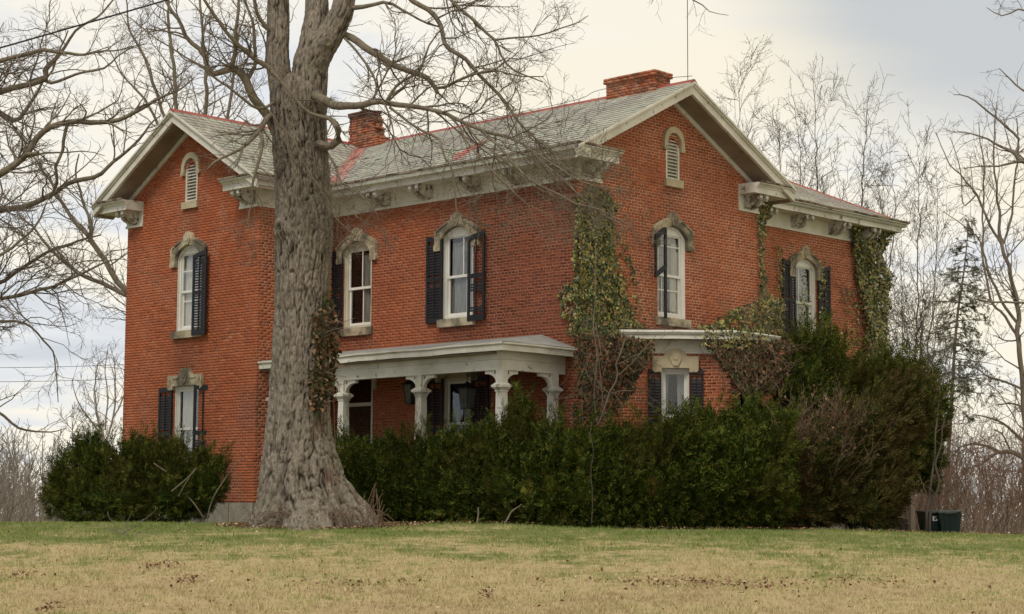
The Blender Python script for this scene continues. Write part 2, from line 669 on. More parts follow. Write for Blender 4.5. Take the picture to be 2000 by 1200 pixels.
def lawn_colour(nt, blade):
    p = pos(nt)
    sp = nd(nt, 'ShaderNodeSeparateXYZ', {0: p})
    flat = nd(nt, 'ShaderNodeCombineXYZ', {0: sp.outputs[0], 1: sp.outputs[1], 2: 0.}).outputs[0]
    a = noise(nt, .55, 5, flat, .6)
    a2 = noise(nt, 2.6, 4, flat, .6)
    # lusher grass on the rise near the house, straw-coloured on the slope below
    y = nd(nt, 'ShaderNodeMapRange', {0: sp.outputs[1], 1: 22.5, 2: 34.5, 3: -.20, 4: .20}).outputs[0]
    f = math_(nt, 'ADD', math_(nt, 'ADD', a, math_(nt, 'MULTIPLY', math_(nt, 'SUBTRACT', a2, .5), .85)), y)
    if blade:
        r = nd(nt, 'ShaderNodeNewGeometry').outputs['Random Per Island']
        f = math_(nt, 'ADD', f, math_(nt, 'MULTIPLY', math_(nt, 'SUBTRACT', r, .5), .38))
        c = ramp_(nt, f, [(.08, (.30, .235, .13)), (.24, (.42, .345, .19)), (.38, (.50, .425, .235)), (.49, (.37, .35, .155)), (.62, (.215, .25, .075)), (.86, (.12, .185, .04))])
    else:
        c = ramp_(nt, f, [(.25, (.36, .27, .15)), (.45, (.40, .31, .17)), (.65, (.15, .16, .055))])
    return c


def make_lawn(name, blade):
    m, nt, b = mat_base(name, .9, .15)
    nt.links.new(lawn_colour(nt, blade), b.inputs['Base Color'])
    if not blade:
        bump(nt, b, noise(nt, 30, 5), .8, .03)
    return m


M_BRICK_CHIM = make_brick('chimney_brick', chimney=True)
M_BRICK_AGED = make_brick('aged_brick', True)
M_MORTAR_WASHED = make_mortar('washed_mortar', .92)
M_MORTAR_AGED = make_mortar('aged_mortar', .6)
M_BRICK, M_MORTAR, M_SLATE, M_STONE = make_brick(), make_mortar(), make_slate(), make_stone()
M_SOOTSTONE = make_stone('blackened_sandstone', .42, .58)
M_BRACKET = make_paint('peeling_bracket_paint', (.60, .585, .53), (.15, .125, .10), .53, 5, dirt=.55)
M_GUTTER = make_paint('rusted_gutter_edge', (.40, .34, .27), (.10, .065, .045), .50, 2.6, dirt=.6)
M_WHITE = make_paint('white_paint', (.66, .64, .57), amount=.62, dirt=.35)
M_EAVE = make_paint('weathered_eave_paint', (.70, .685, .63), (.24, .20, .155), .60, 3.2, dirt=.42)
M_FRIEZE = make_paint('frieze_paint', (.68, .66, .58), amount=.70, dirt=.3)
M_POST = make_paint('flaking_post_paint', (.64, .63, .57), (.33, .29, .22), .52, 5, (1, 1, .45), .4)
M_SASH = make_paint('sash_paint', (.74, .73, .69), amount=.70, dirt=.2)
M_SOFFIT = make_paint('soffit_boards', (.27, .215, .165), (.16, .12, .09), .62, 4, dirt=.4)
M_CREAM = make_paint('cream_casing', (.55, .52, .42), amount=.66, dirt=.3)
M_NAVY = make_paint('black_shutter_paint', (.012, .014, .020), (.05, .05, .055), .66, 8, dirt=.3)
M_METAL = soft('painted_red_metal', [(.3, (.20, .045, .035)), (.7, (.33, .085, .065))], 4, .6)
M_PINK = soft('faded_red_flashing', [(.3, (.33, .10, .085)), (.7, (.42, .15, .125))], 3, .6)
M_TIN = soft('grey_tin_roofing', [(.3, (.20, .21, .20)), (.7, (.36, .37, .36))], 2.5, .5, spec=.5)
M_FOUND = soft('foundation_stone', [(.3, (.19, .17, .135)), (.7, (.35, .32, .26))], 3, .9, fine=20)
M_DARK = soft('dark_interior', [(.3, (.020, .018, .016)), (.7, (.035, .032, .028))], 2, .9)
M_CURTAIN = soft('lace_curtain', [(.3, (.60, .58, .52)), (.7, (.80, .78, .72))], 6, .9, stretch=(3, 3, .4))
M_GREYCURTAIN = soft('grey_curtain', [(.3, (.20, .20, .20)), (.7, (.36, .36, .35))], 6, .9, stretch=(3, 3, .4))
M_BLIND = soft('pale_blind', [(.3, (.40, .42, .44)), (.7, (.50, .52, .54))], 1.5, .8)
M_DOOR = soft('dark_door_varnish', [(.3, (.018, .012, .009)), (.7, (.04, .028, .02))], 5, .4)
M_IRON = soft('black_iron', [(.3, (.012, .012, .013)), (.7, (.03, .03, .03))], 9, .5)
M_GLASS = make_glass()
M_BARK = make_bark('maple_bark', (.095, .077, .058), (.25, .21, .158), (.165, .160, .090))
M_TRUNK = make_bark('furrowed_maple_bark', (.165, .143, .117), (.355, .315, .262), (.235, .222, .165), True)
M_TWIG = make_bark('twig_bark', (.11, .088, .066), (.235, .195, .15))
M_DARKTWIG = make_bark('grey_brown_twig_bark', (.13, .108, .088), (.25, .212, .175))
M_SAPLING = make_bark('sapling_bark', (.085, .072, .06), (.185, .158, .13))
M_BRUSH = make_bark('dry_brush_stems', (.15, .12, .10), (.27, .225, .19))
M_FARTWIG = make_bark('distant_twig_bark', (.19, .165, .15), (.30, .265, .235))
M_REDTWIG = make_bark('ruddy_twig_bark', (.13, .08, .058), (.27, .175, .13))
M_YEW = make_leaf('yew_needles', [(0, (.009, .020, .004)), (.36, (.024, .046, .007)), (.64, (.055, .082, .011)), (.86, (.115, .125, .018)), (.95, (.17, .165, .03)), (1, (.15, .085, .03))],
                  .75, .08, (.8, .5, .68, (.060, .050, .012)), .10)
M_YEWDRY = make_leaf('bronzed_yew_needles', [(0, (.014, .022, .005)), (.45, (.034, .044, .009)), (.75, (.072, .066, .016)), (1, (.14, .080, .030))],
                     .75, .08, (.9, .48, .66, (.075, .048, .018)), .10)
M_SPRUCE = make_leaf('spruce_needles', [(0, (.045, .065, .03)), (.6, (.10, .125, .055)), (1, (.17, .165, .08))], .7, .1, None, .2)
M_IVY = make_leaf('ivy_leaves', [(0, (.018, .034, .010)), (.36, (.042, .066, .016)), (.50, (.085, .11, .024)), (.64, (.24, .24, .05)), (.84, (.42, .36, .11)), (.95, (.20, .09, .035)), (1, (.42, .34, .20))],
                  .38, .45, None, .15)
M_DEADIVY = make_leaf('withered_vine_leaves', [(0, (.020, .028, .010)), (.40, (.042, .046, .016)), (.60, (.10, .062, .028)), (.80, (.17, .080, .038)), (.92, (.27, .165, .09)), (1, (.10, .12, .035))],
                      .6, .3, None, .15)
M_LITTER = make_leaf('fallen_leaves', [(0, (.09, .045, .025)), (.5, (.19, .10, .058)), (.85, (.30, .19, .11)), (1, (.50, .40, .28))], .8, .2, None, 0)
M_SOIL = make_lawn('lawn_soil', False)
M_GRASS = make_lawn('grass_blades', True)
M_BIN = soft('green_plastic', [(.3, (.006, .018, .018)), (.7, (.010, .026, .026))], 3, .5, bmp=.05)
M_BINRIM = soft('grey_green_plastic', [(.3, (.05, .062, .06)), (.7, (.09, .105, .10))], 5, .55, bmp=.05)
M_STICKER = soft('white_sticker', [(.3, (.55, .55, .54)), (.7, (.72, .72, .70))], 5, .6, bmp=0)
M_INK = soft('sticker_print', [(.3, (.02, .025, .03)), (.7, (.04, .04, .05))], 5, .6, bmp=0)
M_BOARD = soft('bleached_board', [(.3, (.50, .44, .34)), (.7, (.64, .58, .47))], 6, .8)
M_LOG = make_bark('old_firewood', (.05, .04, .032), (.16, .135, .11))
M_CABLE = soft('black_cable', [(.3, (.015, .016, .02)), (.7, (.025, .026, .03))], 4, .6, bmp=0)
M_LAMPGLASS = soft('smoky_lamp_glass', [(.3, (.06, .065, .065)), (.7, (.10, .105, .105))], 4, .15, bmp=0)
# ------------------------------------------------------------------ the house
house = thing('brick_house', 'red brick farmhouse with slate roof, white bracketed eaves and a front porch', 'house', tuple(P0), -AZ)
LC, WD, PR, AL, QE, EV = 7.92, 6.40, 2.32, 13.20, .95, 12.86
ZF = 7.35                                         # foot of the frieze
ZR = 9.92                                         # ridge
_q = math.sqrt(.5)
WF = {'left': ((0, -PR), (1, 0), (0, -1)), 'front': ((0, 0), (1, 0), (0, -1)), 'gable': ((0, 0), (0, 1), (1, 0)),
      'return': ((-LC, 0), (0, 1), (1, 0)), 'wing': ((-QE, 0), (0, 1), (1, 0)), 'jog': ((0, WD), (-1, 0), (0, 1)),
      'bay_a': ((0, 1.38), (_q, _q), (_q, -_q)), 'bay_b': ((1.72, 0), (0, 1), (1, 0)), 'bay_c': ((1.72, 4.2), (-_q, _q), (_q, _q))}


def wpt(w, s, d, z):
    o, a, n = WF[w]
    return (o[0] + a[0] * s + n[0] * d, o[1] + a[1] * s + n[1] * d, z)


def wang(w):
    a = WF[w][1]
    return math.atan2(a[1], a[0])


def arch_half(z, half, spring, rise):
    """half width of a segmental arch opening at height z"""
    if z <= spring:
        return half
    if z >= spring + rise:
        return None
    R = (half * half + rise * rise) / (2 * rise)
    y = z - (spring + rise - R)
    return math.sqrt(max(R * R - y * y, 0))


class Opening:
    def __init__(s, c, half, z0, spring, rise=0):
        s.c, s.half, s.z0, s.spring, s.rise = c, half, z0, spring, rise

    def span(s, za, zb):
        if zb <= s.z0 or za >= s.spring + s.rise:
            return None
        h = s.half if s.rise == 0 else arch_half(max(za, s.z0), s.half, s.spring, s.rise)
        return None if h is None else (s.c - h, s.c + h)


BR = []          # every brick: wall key, wall object, s0, s1, z0, z1, d0, d1, eligible
CO, CH = .066, .0545


def lay(w, wall_obj, s0, s1, z0, z1, limit=None, openings=(), depth=.09, mb=None, back=.22, flush=.0):
    k = 0
    z = z0
    while z < z1 - .01:
        zt = min(z + CO, z1)
        lo, hi = (s0, s1) if limit is None else limit(zt - .01)
        if hi - lo > .05:
            iv = [(lo, hi)]
            for op in openings:
                sp_ = op.span(z, zt)
                if sp_ is None:
                    continue
                nv = []
                for a, b in iv:
                    if sp_[0] > a:
                        nv.append((a, min(b, sp_[0])))
                    if sp_[1] < b:
                        nv.append((max(a, sp_[1]), b))
                iv = [q for q in nv if q[1] - q[0] > .004]
            head = k % 7 == 6
            mod = .1065 if head else .213
            off = (.05 if head else (0 if k % 2 else .1065)) + random.uniform(-.012, .012)
            for a, b in iv:
                if mb is not None:
                    p = [wpt(w, a + .003, -.0004, z), wpt(w, b - .003, -.0004, z), wpt(w, b - .003, -back, z), wpt(w, a + .003, -back, z),
                         wpt(w, a + .003, -.0004, zt), wpt(w, b - .003, -.0004, zt), wpt(w, b - .003, -back, zt), wpt(w, a + .003, -back, zt)]
                    i = len(mb.v)
                    mb.v += p
                    mb.f += [[i + x for x in q] for q in ((0, 1, 5, 4), (1, 2, 6, 5), (2, 3, 7, 6), (3, 0, 4, 7))]
                j0 = math.floor((a - s0 - off) / mod)
                x = s0 + off + j0 * mod
                while x < b:
                    xa, xb = max(x, a), min(x + mod - .013, b)
                    if x + mod - .012 - a < .045:            # sliver at the start: leave it to the next brick
                        x += mod
                        continue
                    if 0 < xa - a < .06:
                        xa = a
                    if b - xb < .06:
                        xb = b
                    if xb - xa > .03:
                        full = not head and xb - xa > .195
                        BR.append((w, wall_obj, xa + random.uniform(0, .003), xb - random.uniform(0, .003), z + .004 + random.uniform(-.002, .002), min(z + .004 + CH, z1) + random.uniform(-.002, .002),
                                   -depth, flush + random.uniform(.0004, .0018), full))
                    if xb == b:
                        break
                    x += mod
        z += CO
        k += 1


UPW = dict(half=.50, z0=4.62, spring=6.42, rise=.27)
LOW = dict(half=.48, z0=1.03, spring=3.26, rise=0)


def up(c):
    return Opening(c, .5, 4.42, 6.42, .27)


def low(c, z=0):
    return Opening(c, .48, .86 + z, 3.26 + z)


def gable_limit(c, half, sgn=1):
    ze, run = 7.94, half + .66

    def f(z):
        if z < ze - .42:
            return (c - half, c + half)
        h = min(half, run * (ZR - .33 - z) / (ZR - ze))
        return (c - h, c + h)
    return f


VENT = dict(half=.24, z0=7.60, spring=8.42, rise=.24)


def vent_open(c):
    return Opening(c, .24, 7.60, 8.42, .24)


CA, CD, CE = -10.57, 3.20, 9.66
C1, C2 = -7.03, -3.62


def W_(label, fn, mat=None):
    mb = MB()
    n0 = len(BR)
    fn(mb)
    me = mb.mesh('wall')
    o = add('wall', me, mat or M_MORTAR, house)
    o['label'] = label
    for i in range(n0, len(BR)):
        BR[i] = (BR[i][0], o) + BR[i][2:]
    return o


wall_left = W_('orange red brick gable wall of the left wing', lambda mb: lay('left', None, -AL, -LC + .002, .46, ZR, gable_limit(CA, 2.64), [up(CA), low(CA), vent_open(CA)], mb=mb), M_MORTAR_WASHED)
wall_return = W_('narrow brick return wall beside the porch', lambda mb: lay('return', None, -PR - .002, 0, .46, 7.6, None, [], mb=mb))
wall_front = W_('brick front wall above and behind the porch', lambda mb: lay('front', None, -LC, .002, .46, 7.6, None,
                [up(C1), up(C2), low(C2 + .06), Opening(-7.0, .56, .5, 3.42)], mb=mb), M_MORTAR_AGED)
wall_gable = W_('brick gable wall above the bay window', lambda mb: lay('gable', None, -.002, WD, .46, ZR, gable_limit(CD, WD / 2), [up(CD), vent_open(CD + .05)], mb=mb))
wall_jog = W_('short brick wall behind the gable corner', lambda mb: lay('jog', None, 0, QE, .46, 7.6, None, [], mb=mb))
wall_wing = W_('brick wall of the rear wing under a hipped roof', lambda mb: lay('wing', None, WD, EV, .46, 7.62, None, [up(CE)], mb=mb))
# plain rear and side walls that close the house
mb = MB()
mb.box((-AL, -PR + .23, .4), (-AL + .22, 7.2, 7.6))
mb.box((-AL + .22, 7.0, .4), (-5, 7.2, 7.6))
mb.box((-5, 7.0, .4), (-4.8, EV, 7.6))
mb.box((-4.8, EV - .22, .4), (-QE - .01, EV, 7.6))
add('wall', mb.mesh('wall'), M_BRICK, house)

# ---- roof planes
ZE = 7.94
VE = -.66
S1 = (ZR - ZE) / (CD - VE)                 # main roof pitch
UE = -7.27
S2 = (ZR - ZE) / (UE - CA)                 # left wing pitch
URK = .66                                  # rake line of the right gable
VRK = -PR - .66                            # rake line of the left gable


def u_valley(v):
    return UE - (v - VE) * S1 / S2


def v_valley(u):
    return VE + (UE - u) * S2 / S1


roof_mb = MB()


def slab(poly, th=.07):
    n = len(poly)
    i = len(roof_mb.v)
    roof_mb.v += [tuple(p) for p in poly] + [(p[0], p[1], p[2] - th) for p in poly]
    roof_mb.f.append([i + k for k in range(n)])
    roof_mb.f.append([i + n + k for k in range(n)][::-1])
    for k in range(n):
        k2 = (k + 1) % n
        roof_mb.f.append([i + k, i + n + k, i + n + k2, i + k2])


d_ = .012
VB = 2 * CD - VE                            # rear eave of the main roof
slab([(UE, VE, ZE - d_), (URK - .01, VE, ZE - d_), (URK - .01, CD, ZR - d_), (CA, CD, ZR - d_)])
slab([(CA, CD, ZR - d_), (URK - .01, CD, ZR - d_), (URK - .01, VB, ZE - d_), (UE, VB, ZE - d_)])
slab([(UE, VRK + .01, ZE - d_), (UE, VE, ZE - d_), (CA, CD, ZR - d_), (CA, VRK + .01, ZR - d_)])
slab([(CA, VRK + .01, ZR - d_), (CA, CD + 4, ZR - d_), (2 * CA - UE, CD + 4, ZE - d_), (2 * CA - UE, VRK + .01, ZE - d_)])
UEE, VEE = -QE + .62, EV + .62              # wing eaves
SE = .50
HW_ = (VEE - (WD + .3)) / 2
slab([(UEE, WD + .66, ZE - d_), (UEE, VEE, ZE - d_), (UEE - HW_, VEE - HW_, ZE + HW_ * SE - d_), (UEE - HW_, WD - .3, ZE + HW_ * SE - d_), (UEE - .3, WD - .2, ZE + .3 * SE - d_)])
slab([(UEE, VEE, ZE - d_), (-5, VEE, ZE - d_), (-5, VEE - HW_, ZE + HW_ * SE - d_), (UEE - HW_, VEE - HW_, ZE + HW_ * SE - d_)])
roof = add('roof', fix_normals(roof_mb.mesh('roof')), M_SLATE, house)

SL = []          # slates: plane key, t, s0, s1
PL = {}


def slates(key, E0, a, b, n, length, interval, exposure=.205, width=.255):
    PL[key] = tuple(np.array(x, float) for x in (E0, a, b, n))
    t, k = 0., 0
    while t < length - .05:
        lo, hi = interval(t)
        x = lo - random.uniform(0, width) if k else lo - .13
        while x < hi:
            w_ = width + random.uniform(-.004, .004)
            xa, xb = max(x, lo), min(x + w_ - .006, hi)
            if xb - xa > .03 and random.random() > .004:
                SL.append((key, t + random.uniform(-.006, .006), xa, xb, (x >= lo and x + w_ <= hi), min(exposure + .06, length - t)))
            x += w_
        t += exposure
        k += 1


def unit(v):
    v = np.array(v, float)
    return v / np.linalg.norm(v)


b1 = unit((0, CD - VE, ZR - ZE))
slates('main', (0, VE, ZE), (1, 0, 0), b1, np.cross((1, 0, 0), b1), math.hypot(CD - VE, ZR - ZE),
       lambda t: (u_valley(VE + b1[1] * t), URK))
b2 = unit((CA - UE, 0, ZR - ZE))
slates('left', (UE, 0, ZE), (0, 1, 0), b2, np.cross((0, 1, 0), b2), math.hypot(CA - UE, ZR - ZE),
       lambda t: (VRK, v_valley(UE + b2[0] * t)))
b3 = unit((-1, 0, SE))
slates('wing', (UEE, 0, ZE), (0, 1, 0), b3, np.cross((0, 1, 0), b3), HW_ * math.hypot(1, SE) * .98,
       lambda t: (max(WD - .2, CD + (ZR - (ZE - b3[0] * t * SE)) / S1 - .15), VEE + b3[0] * t))


def slate_corners(key, t, s0, s1, ln, rel=False):
    E0, a, b, n = PL[key]
    if rel:
        E0 = np.zeros(3)
    lo0, lo1, up0, up1 = .010, .034, .0, .010
    p = [E0 + a * s0 + b * t + n * lo0, E0 + a * s1 + b * t + n * lo0, E0 + a * s1 + b * (t + ln) + n * up0, E0 + a * s0 + b * (t + ln) + n * up0,
         E0 + a * s0 + b * t + n * lo1, E0 + a * s1 + b * t + n * lo1, E0 + a * s1 + b * (t + ln) + n * up1, E0 + a * s0 + b * (t + ln) + n * up1]
    return p


BOXF = np.array([(4, 5, 6, 7), (0, 1, 5, 4), (1, 2, 6, 5), (2, 3, 7, 6), (3, 0, 4, 7)])
# the 300 slates that show largest are objects of their own
cand = []
for i, s in enumerate(SL):
    if s[0] != 'main' or not s[4]:
        continue
    E0, a, b, n = PL['main']
    q = np.array([E0 + a * s[2] + b * s[1], E0 + a * s[3] + b * s[1], E0 + a * s[3] + b * (s[1] + .205), E0 + a * s[2] + b * (s[1] + .205)])
    p = proj(hw(q))
    area = abs(.5 * sum(p[k][0] * p[(k + 1) % 4][1] - p[(k + 1) % 4][0] * p[k][1] for k in range(4)))
    cand.append((area, i, p.mean(0)))
cand.sort(reverse=True)
own = {i: pc for _, i, pc in cand[:285]}
A_, B_ = np.array([892, 309.]), np.array([949, 279.])
for _, i, pc in cand[285:]:
    tt = np.clip((pc - A_) @ (B_ - A_) / ((B_ - A_) @ (B_ - A_)), 0, 1)
    if np.linalg.norm(A_ + (B_ - A_) * tt - pc) < 5 and len(own) < 300:
        own[i] = pc
slate_me = new_mesh('slate', slate_corners('main', 0, -.1245, .1245, .265, True), BOXF.tolist())
slate_me.materials.append(M_SLATE)
red_me = slate_me.copy()
red_me.materials.clear()
red_me.materials.append(M_PINK)
sv, sf = [], []
for i, s in enumerate(SL):
    if i in own:
        E0, a, b, n = PL['main']
        pc = own[i]
        tt = np.clip((pc - A_) @ (B_ - A_) / ((B_ - A_) @ (B_ - A_)), 0, 1)
        isred = np.linalg.norm(A_ + (B_ - A_) * tt - pc) < 5
        o = add('slate', red_me if isred else slate_me, None, roof, tuple(E0 + a * (s[2] + s[3]) / 2 + b * s[1]))
        if isred:
            o['label'] = 'slate daubed with faded red paint'
    else:
        sf += [[len(sv) + x for x in f] for f in BOXF.tolist()]
        sv += slate_corners(s[0], s[1], s[2], s[3], s[5])
add('slates', new_mesh('slates', sv, np.array(sf)), M_SLATE, roof, stuff=True)

# ---- red ridge caps, hip cap, valley flashing
mb = MB()
n1_, n2_ = PL['main'][3], PL['left'][3]


def cap(p, q, w=.12, h=.03, m=None):
    """inverted V cap along p-q"""
    p, q = np.array(p, float), np.array(q, float)
    d = unit(q - p)
    r = unit(np.cross(d, (0, 0, 1)))
    dn = np.array([0, 0, -w * .52])
    mb.hexa([p + r * w + dn, p - r * w + dn, q - r * w + dn, q + r * w + dn,
             p + r * w * .2 + (0, 0, h), p - r * w * .2 + (0, 0, h), q - r * w * .2 + (0, 0, h), q + r * w * .2 + (0, 0, h)])


cap((CA, CD, ZR + .02), (URK + .02, CD, ZR + .02), .13)
cap((CA, VRK - .02, ZR + .02), (CA, CD, ZR + .02), .12)
add('ridge_cap', mb.mesh('ridge_cap'), M_METAL, roof)
mb = MB()
cap((UEE - .3, VEE - .3, ZE + .3 * SE + .01), (UEE - HW_, VEE - HW_, ZE + HW_ * SE + .03), .16)
add('hip_cap', mb.mesh('hip_cap'), M_METAL, roof)
mb = MB()
vb, vt = np.array([UE, VE, ZE]), np.array([CA + .12, v_valley(CA + .12), ZR - .07])
mb.quad(vb + (.0, 0, .03), vb + (.30, 0, .03), vt + (.30, 0, .03), vt + (.0, 0, .03))
mb.quad(vb + (0, 0, .03), vt + (0, 0, .03), vt + (0, -.16, .03), vb + (0, -.16, .03))
mb.quad(vb + (.0, 0, .027), vt + (.0, 0, .027), vt + (.30, 0, .027), vb + (.30, 0, .027))
add('valley_flashing', mb.mesh('valley_flashing'), M_PINK, roof)

# ---- eaves: frieze boards, boxed cornices, paired scroll brackets
PATHS = [[(0, .78), (0, 0), (-LC, 0), (-LC, -PR), (-8.62, -PR)][::-1],
         [(-AL, 5.5), (-AL, -PR), (-12.55, -PR)],
         [(0, 5.68), (0, WD), (-QE, WD), (-QE, EV), (-5, EV)]]
FRZ = [(.0, ZF), (.05, ZF), (.05, ZF + .055), (.028, ZF + .07), (.028, 7.74), (0, 7.74)]
COR = [(.0, 7.735), (.5, 7.735), (.5, 7.72), (.53, 7.72), (.53, 7.845), (.55, 7.855), (.56, 7.88), (.62, 7.925), (.66, 7.93), (.66, 7.95), (.63, 7.965), (0, 7.985)]
cornices = []
for P in PATHS:
    me = sweep(P, COR)
    o = add('cornice', me, M_EAVE, house)
    cornices.append(o)
    Pf = [np.array(p, float) for p in P]
    add('frieze', sweep(P, FRZ), M_FRIEZE, o)
for P, o in zip(PATHS, cornices):
    add('gutter', sweep(P, [(.60, 7.952), (.665, 7.952), (.69, 7.965), (.70, 8.0), (.685, 8.0), (.66, 7.98), (.60, 7.975)]), M_GUTTER, o)
cornices[0]['label'] = 'rotted cornice along the front with ragged gutter edge'

bp_ = [(0, 0), (.47, 0), (.49, -.03), (.49, -.115), (.45, -.14), (.40, -.125), (.385, -.10), (.35, -.11), (.325, -.16), (.30, -.20), (.24, -.245), (.17, -.27), (.13, -.30), (.10, -.295), (.05, -.265), (0, -.29)]
mb = MB()
for off in (-.115, .115):
    i, n = len(mb.v), len(bp_)
    mb.v += [(off - .05, -o_, z) for o_, z in bp_] + [(off + .05, -o_, z) for o_, z in bp_]
    mb.f.append([i + k for k in range(n)])
    mb.f.append([i + n + k for k in range(n)][::-1])
    mb.f += [[i + (k + 1) % n, i + k, i + n + k, i + n + (k + 1) % n] for k in range(n)]
    mb.frustum(off, -.44, -.165, -.14, .03, .045)                       # drop under the nose
    mb.box((off - .062, -.135, -.175), (off + .062, -.055, -.095))       # scroll eye
mb.box((-.20, -.045, -.33), (.20, -.028, -.02))
br_me = fix_normals(mb.mesh('bracket'))


def bracket(w, s, parent, z=7.735):
    add('bracket', br_me, M_BRACKET, parent, wpt(w, s, .0, z), wang(w))


for px_, py_ in ((726, 383), (808, 370), (901, 358), (990, 345), (1075, 332)):
    bracket('front', onplane(px_, py_, 'v', -.46)[0], cornices[0])
bracket('front', -.2, cornices[0])
bracket('gable', .33, cornices[0])
bracket('left', -8.22, cornices[0])
bracket('return', -1.5, cornices[0])
bracket('left', -12.90, cornices[1])
bracket('gable', 6.05, cornices[2])
bracket('wing', 7.75, cornices[2])
for px_, py_ in ((1581, 415), (1654, 430)):
    bracket('wing', onplane(px_, py_, 'u', -QE + .46)[1], cornices[2])
bracket('wing', 12.3, cornices[2])


# ---- raking boards and soffits of the two gables
def rake(w, c, half, label):
    run = half + .66
    mb, ms, mt = MB(), MB(), MB()
    for sg in (-1, 1):
        def par(m, t0, t1, y0, y1, x0=0., e=1.):
            out = [(sg * run * e, ZE - t0 + (1 - e) * (ZR - ZE)), (sg * x0, ZR - t0), (sg * x0, ZR - t1), (sg * run * e, ZE - t1 + (1 - e) * (ZR - ZE))]
            m.prism(out, y0, y1)
        par(mb, -.0, .055, -.70, -.60)
        par(mb, .05, .10, -.665, -.58)
        par(mb, .095, .28, -.625, -.545)
        par(ms, .26, .285, -.55, .0)
        par(mt, .285, .40, -.05, .02, e=.93)
        # short upright board closing the foot of the rake
        mb.box((sg * (half + .02) - .03, -.62, 7.98), (sg * (half + .02) + .03, -.02, 8.02))
    o = add('rake_board', fix_normals(mb.mesh('rake_board')), M_WHITE, house, wpt(w, c, 0, 0), wang(w))
    o['label'] = label
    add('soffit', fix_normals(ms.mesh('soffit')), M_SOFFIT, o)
    add('rake_moulding', fix_normals(mt.mesh('rake_moulding')), M_WHITE, o)


rake('gable', CD, WD / 2, 'white raking boards of the right gable')
rake('left', CA, 2.64, 'white raking boards of the left gable')

# ---- chimneys
for nm, (ua, ub, va, vb_, za, zb) in (('sound', (-1.72, -.26, 2.92, 3.5, 9.5, 10.30)), ('broken', (-10.72, -9.92, 2.86, 3.25, 9.4, 10.76))):
    WF['ch_f' + nm] = ((0, va), (1, 0), (0, -1))
    WF['ch_s' + nm] = ((ub, 0), (0, 1), (1, 0))
    n0 = len(BR)
    mb = MB()
    if nm == 'sound':
        mb.box((ua + .02, va + .02, za), (ub - .02, vb_ - .02, zb + .01))
        lay('ch_f' + nm, None, ua, ub, za, zb - .132)
        lay('ch_s' + nm, None, va, vb_, za, zb - .132)
        lay('ch_f' + nm, None, ua - .045, ub + .045, zb - .132, zb, flush=.045)
        lay('ch_s' + nm, None, va - .045, vb_ + .045, zb - .132, zb, flush=.045)
    else:
        # ragged right-hand side where bricks have fallen away
        z = za
        while z < zb:
            t = (z - 9.8) / (zb - 9.8)
            hi = ub + .42 * max(0, 1 - t) ** 1.3 * (0 if z < 9.7 else 1) + random.uniform(-.09, .07) - .25 * max(0, t - .75)
            mb.box((ua + .03, va + .03, z), (hi - .05, vb_ - .03, z + CO + .0))
            lay('ch_f' + nm, None, ua - (.04 if t > .86 else 0), hi, z, z + CO - .001, flush=.03 if t > .86 else 0)
            x = va
            while x < vb_ - .02:
                WF['ch_r'] = ((0, 0), (0, 1), (1, 0))
                BR.append(('ch_r', None, x, x + .095, z, z + CH, hi - .25, hi + random.uniform(-.05, .02), False))
                x += .108
            z += CO
    ch = add('chimney', mb.mesh('chimney'), M_MORTAR, house)
    ch['label'] = 'wide low brick chimney on the ridge' if nm == 'sound' else 'crumbling brick chimney with a ragged side'
    for i in range(n0, len(BR)):
        b = list(BR[i])
        b[1] = ch
        k_ = .022 if nm == 'broken' else .008
        b[7] += random.uniform(-k_, k_ * .8)
        b[2] += .004
        b[3] -= .004
        BR[i] = tuple(b)

# ---- the bay beneath the right gable
ZB0 = 3.92
BAYW = 2.433

bmb = MB()
n0 = len(BR)
BZ = .12
lay('bay_a', None, 0, BAYW, .46, ZB0, None, [Opening(1.22, .30, .86 + BZ, 3.26 + BZ)], mb=bmb)
lay('bay_b', None, 3.1, 4.2, .46, ZB0, None, [Opening(3.65, .22, 1.0, 3.36)], mb=bmb)
lay('bay_c', None, 0, BAYW, .46, ZB0, None, [], mb=bmb)
bay = add('bay', bmb.mesh('bay'), M_MORTAR, house)
bay['label'] = 'half octagonal brick bay with a flat white eave'
for i in range(n0, len(BR)):
    BR[i] = (BR[i][0], bay) + BR[i][2:]
BP = [(0, 1.38), (1.72, 3.10), (1.72, 4.20), (0, 5.92)]
add('frieze', sweep(BP, [(.0, 3.70), (.03, 3.70), (.03, 3.74), (.018, 3.75), (.018, 4.0), (0, 4.0)]), M_FRIEZE, bay)
add('eave', sweep(BP, [(.0, 4.0), (.34, 4.0), (.34, 3.99), (.36, 3.99), (.36, 4.07), (.39, 4.085), (.42, 4.13), (.42, 4.145), (0, 4.23)]), M_EAVE, bay)
mb = MB()
mb.quad((0, 1.2, 4.235), (1.8, 3.0, 4.215), (1.8, 4.3, 4.215), (0, 6.1, 4.235))
add('bay_roof', mb.mesh('bay_roof'), M_TIN, bay)

